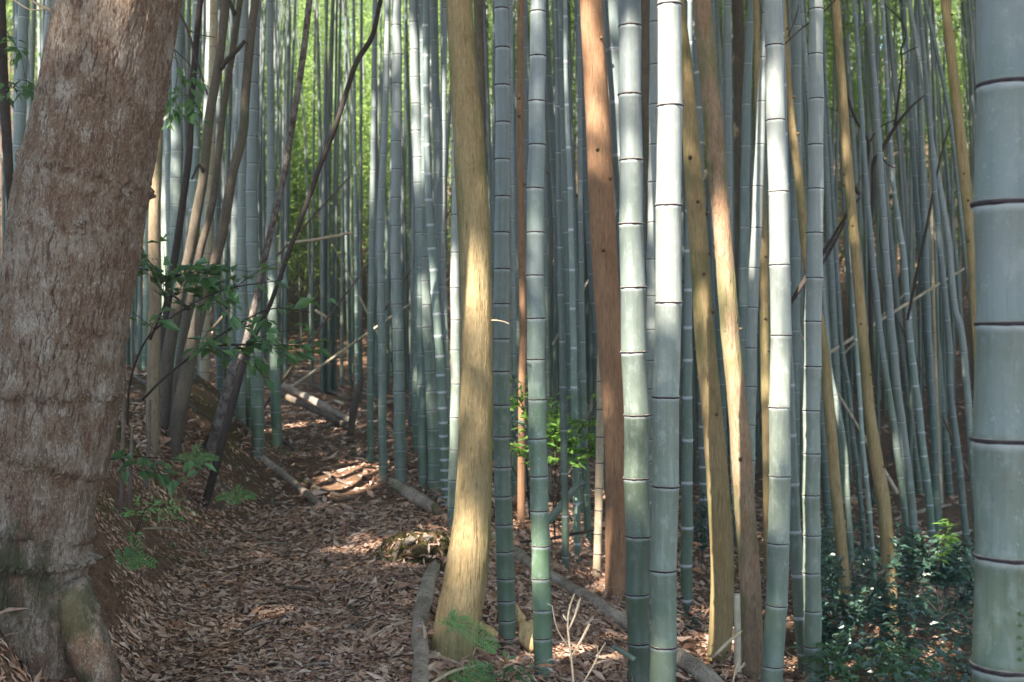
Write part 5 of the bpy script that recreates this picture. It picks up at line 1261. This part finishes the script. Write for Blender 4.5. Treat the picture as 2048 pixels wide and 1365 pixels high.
for px, py, r in ((670, 945, .07), (700, 938, .07), (640, 950, .05), (735, 1085, .07), (715, 1095, .05), (760, 1100, .05), (790, 1010, .06)):
    GAPS.append((*P(px, py, hit(px, py)), r))
for px, py, Y, r in ((1052, 1270, 5.8, .10), (1036, 1235, 6.0, .06), (1075, 860, 8.6, .10), (1060, 880, 8.6, .10), (1110, 880, 8.6, .10), (1130, 920, 8.6, .10), (1035, 850, 8.6, .07), (1886, 1085, 8.1, .06), (1140, 1230, 5.15, .05), (1175, 1260, 5.15, .06), (1150, 1300, 5.15, .04), (560, 680, 5.2, .05), (1690, 890, 10, .05), (850, 1060, 7.3, .11), (815, 1130, 7.2, .06)):
    gap_at(px, py, Y, r)
def canopy():
    n = 400000
    # leaves hang in sprays
    m = n // 9
    cx, cy, cz = rng.uniform(-20, 26, m), rng.uniform(-9.5, 24, m), rng.uniform(9.2, 12.6, m)
    k = rng.integers(0, m, n)
    pos = np.stack([cx[k], cy[k], cz[k]], 1) + rng.normal(size=(n, 3)) * np.array([.42, .42, .2])
    # sparser over the back of the grove
    dens = np.where(pos[:, 1] > 6, .62, 1.0) * np.where((pos[:, 1] > 17) & (pos[:, 0] < 1.5), .12, 1.0)
    keep = rng.random(n) < dens
    sd = np.array(SD)
    for (gx0, gy0, gz0, r) in GAPS:
        v = pos + np.array([0, 0, -.07]) - np.array([gx0, gy0, gz0])
        t = v @ sd
        d2 = (v * v).sum(1) - t * t
        keep &= ~(d2 < (r + .10) ** 2)
    pos = pos[keep]
    d = rng.normal(size=pos.shape); d[:, 2] = d[:, 2] * .5 - .4
    nn = rng.normal(size=pos.shape) * .35 + sd          # faces set square to the sun, blocking it while sky passes
    d = d / np.linalg.norm(d, axis=1)[:, None]
    nn /= np.linalg.norm(nn, axis=1)[:, None]
    d = d - nn * (d * nn).sum(1)[:, None]; d /= np.linalg.norm(d, axis=1)[:, None]
    s = np.cross(d, nn)
    L = (.24 * rng.uniform(.7, 1.3, len(pos)))[:, None]; W = L * .36
    V = np.stack([pos - s * W * .3, pos + s * W * .3, pos + d * L + s * W * .5, pos + d * L - s * W * .5], 1).reshape(-1, 3)
    Fq = np.arange(len(pos))[:, None] * 4 + np.array([0, 1, 2, 3])
    tag(link('shade_canopy', mesh_np('shade_canopy', V, Fq, smooth_shade=False), M['shade_canopy']), 'unseen leaf roof of the grove overhead, shaped to screen the sun', 'canopy', kind='stuff')
canopy()

# ------------------------------------------------------------------ thin haze in the grove, added to lift the dark gaps
def haze():
    t = NT('haze')
    v = t.n('VolumePrincipled', {'Color': (.90, .94, .95), 'Density': HAZE, 'Anisotropy': 0.2})
    t.t.links.new(v.outputs[0], t.out.inputs['Volume'])
    x0, x1, y0, y1, z0, z1 = -91, 91, -41, 111, float(GZ.min()) - 1, 42.
    V = np.array([[x, y, z] for z in (z0, z1) for y in (y0, y1) for x in (x0, x1)])
    Fq = np.array([[0, 2, 3, 1], [4, 5, 7, 6], [0, 1, 5, 4], [2, 6, 7, 3], [0, 4, 6, 2], [1, 3, 7, 5]])
    tag(link('haze', mesh_np('haze', V, Fq, smooth_shade=False), t.m), 'thin pale haze among the bamboo, added to lift the dark gaps', 'haze', kind='stuff')
HAZE = .0018
haze()
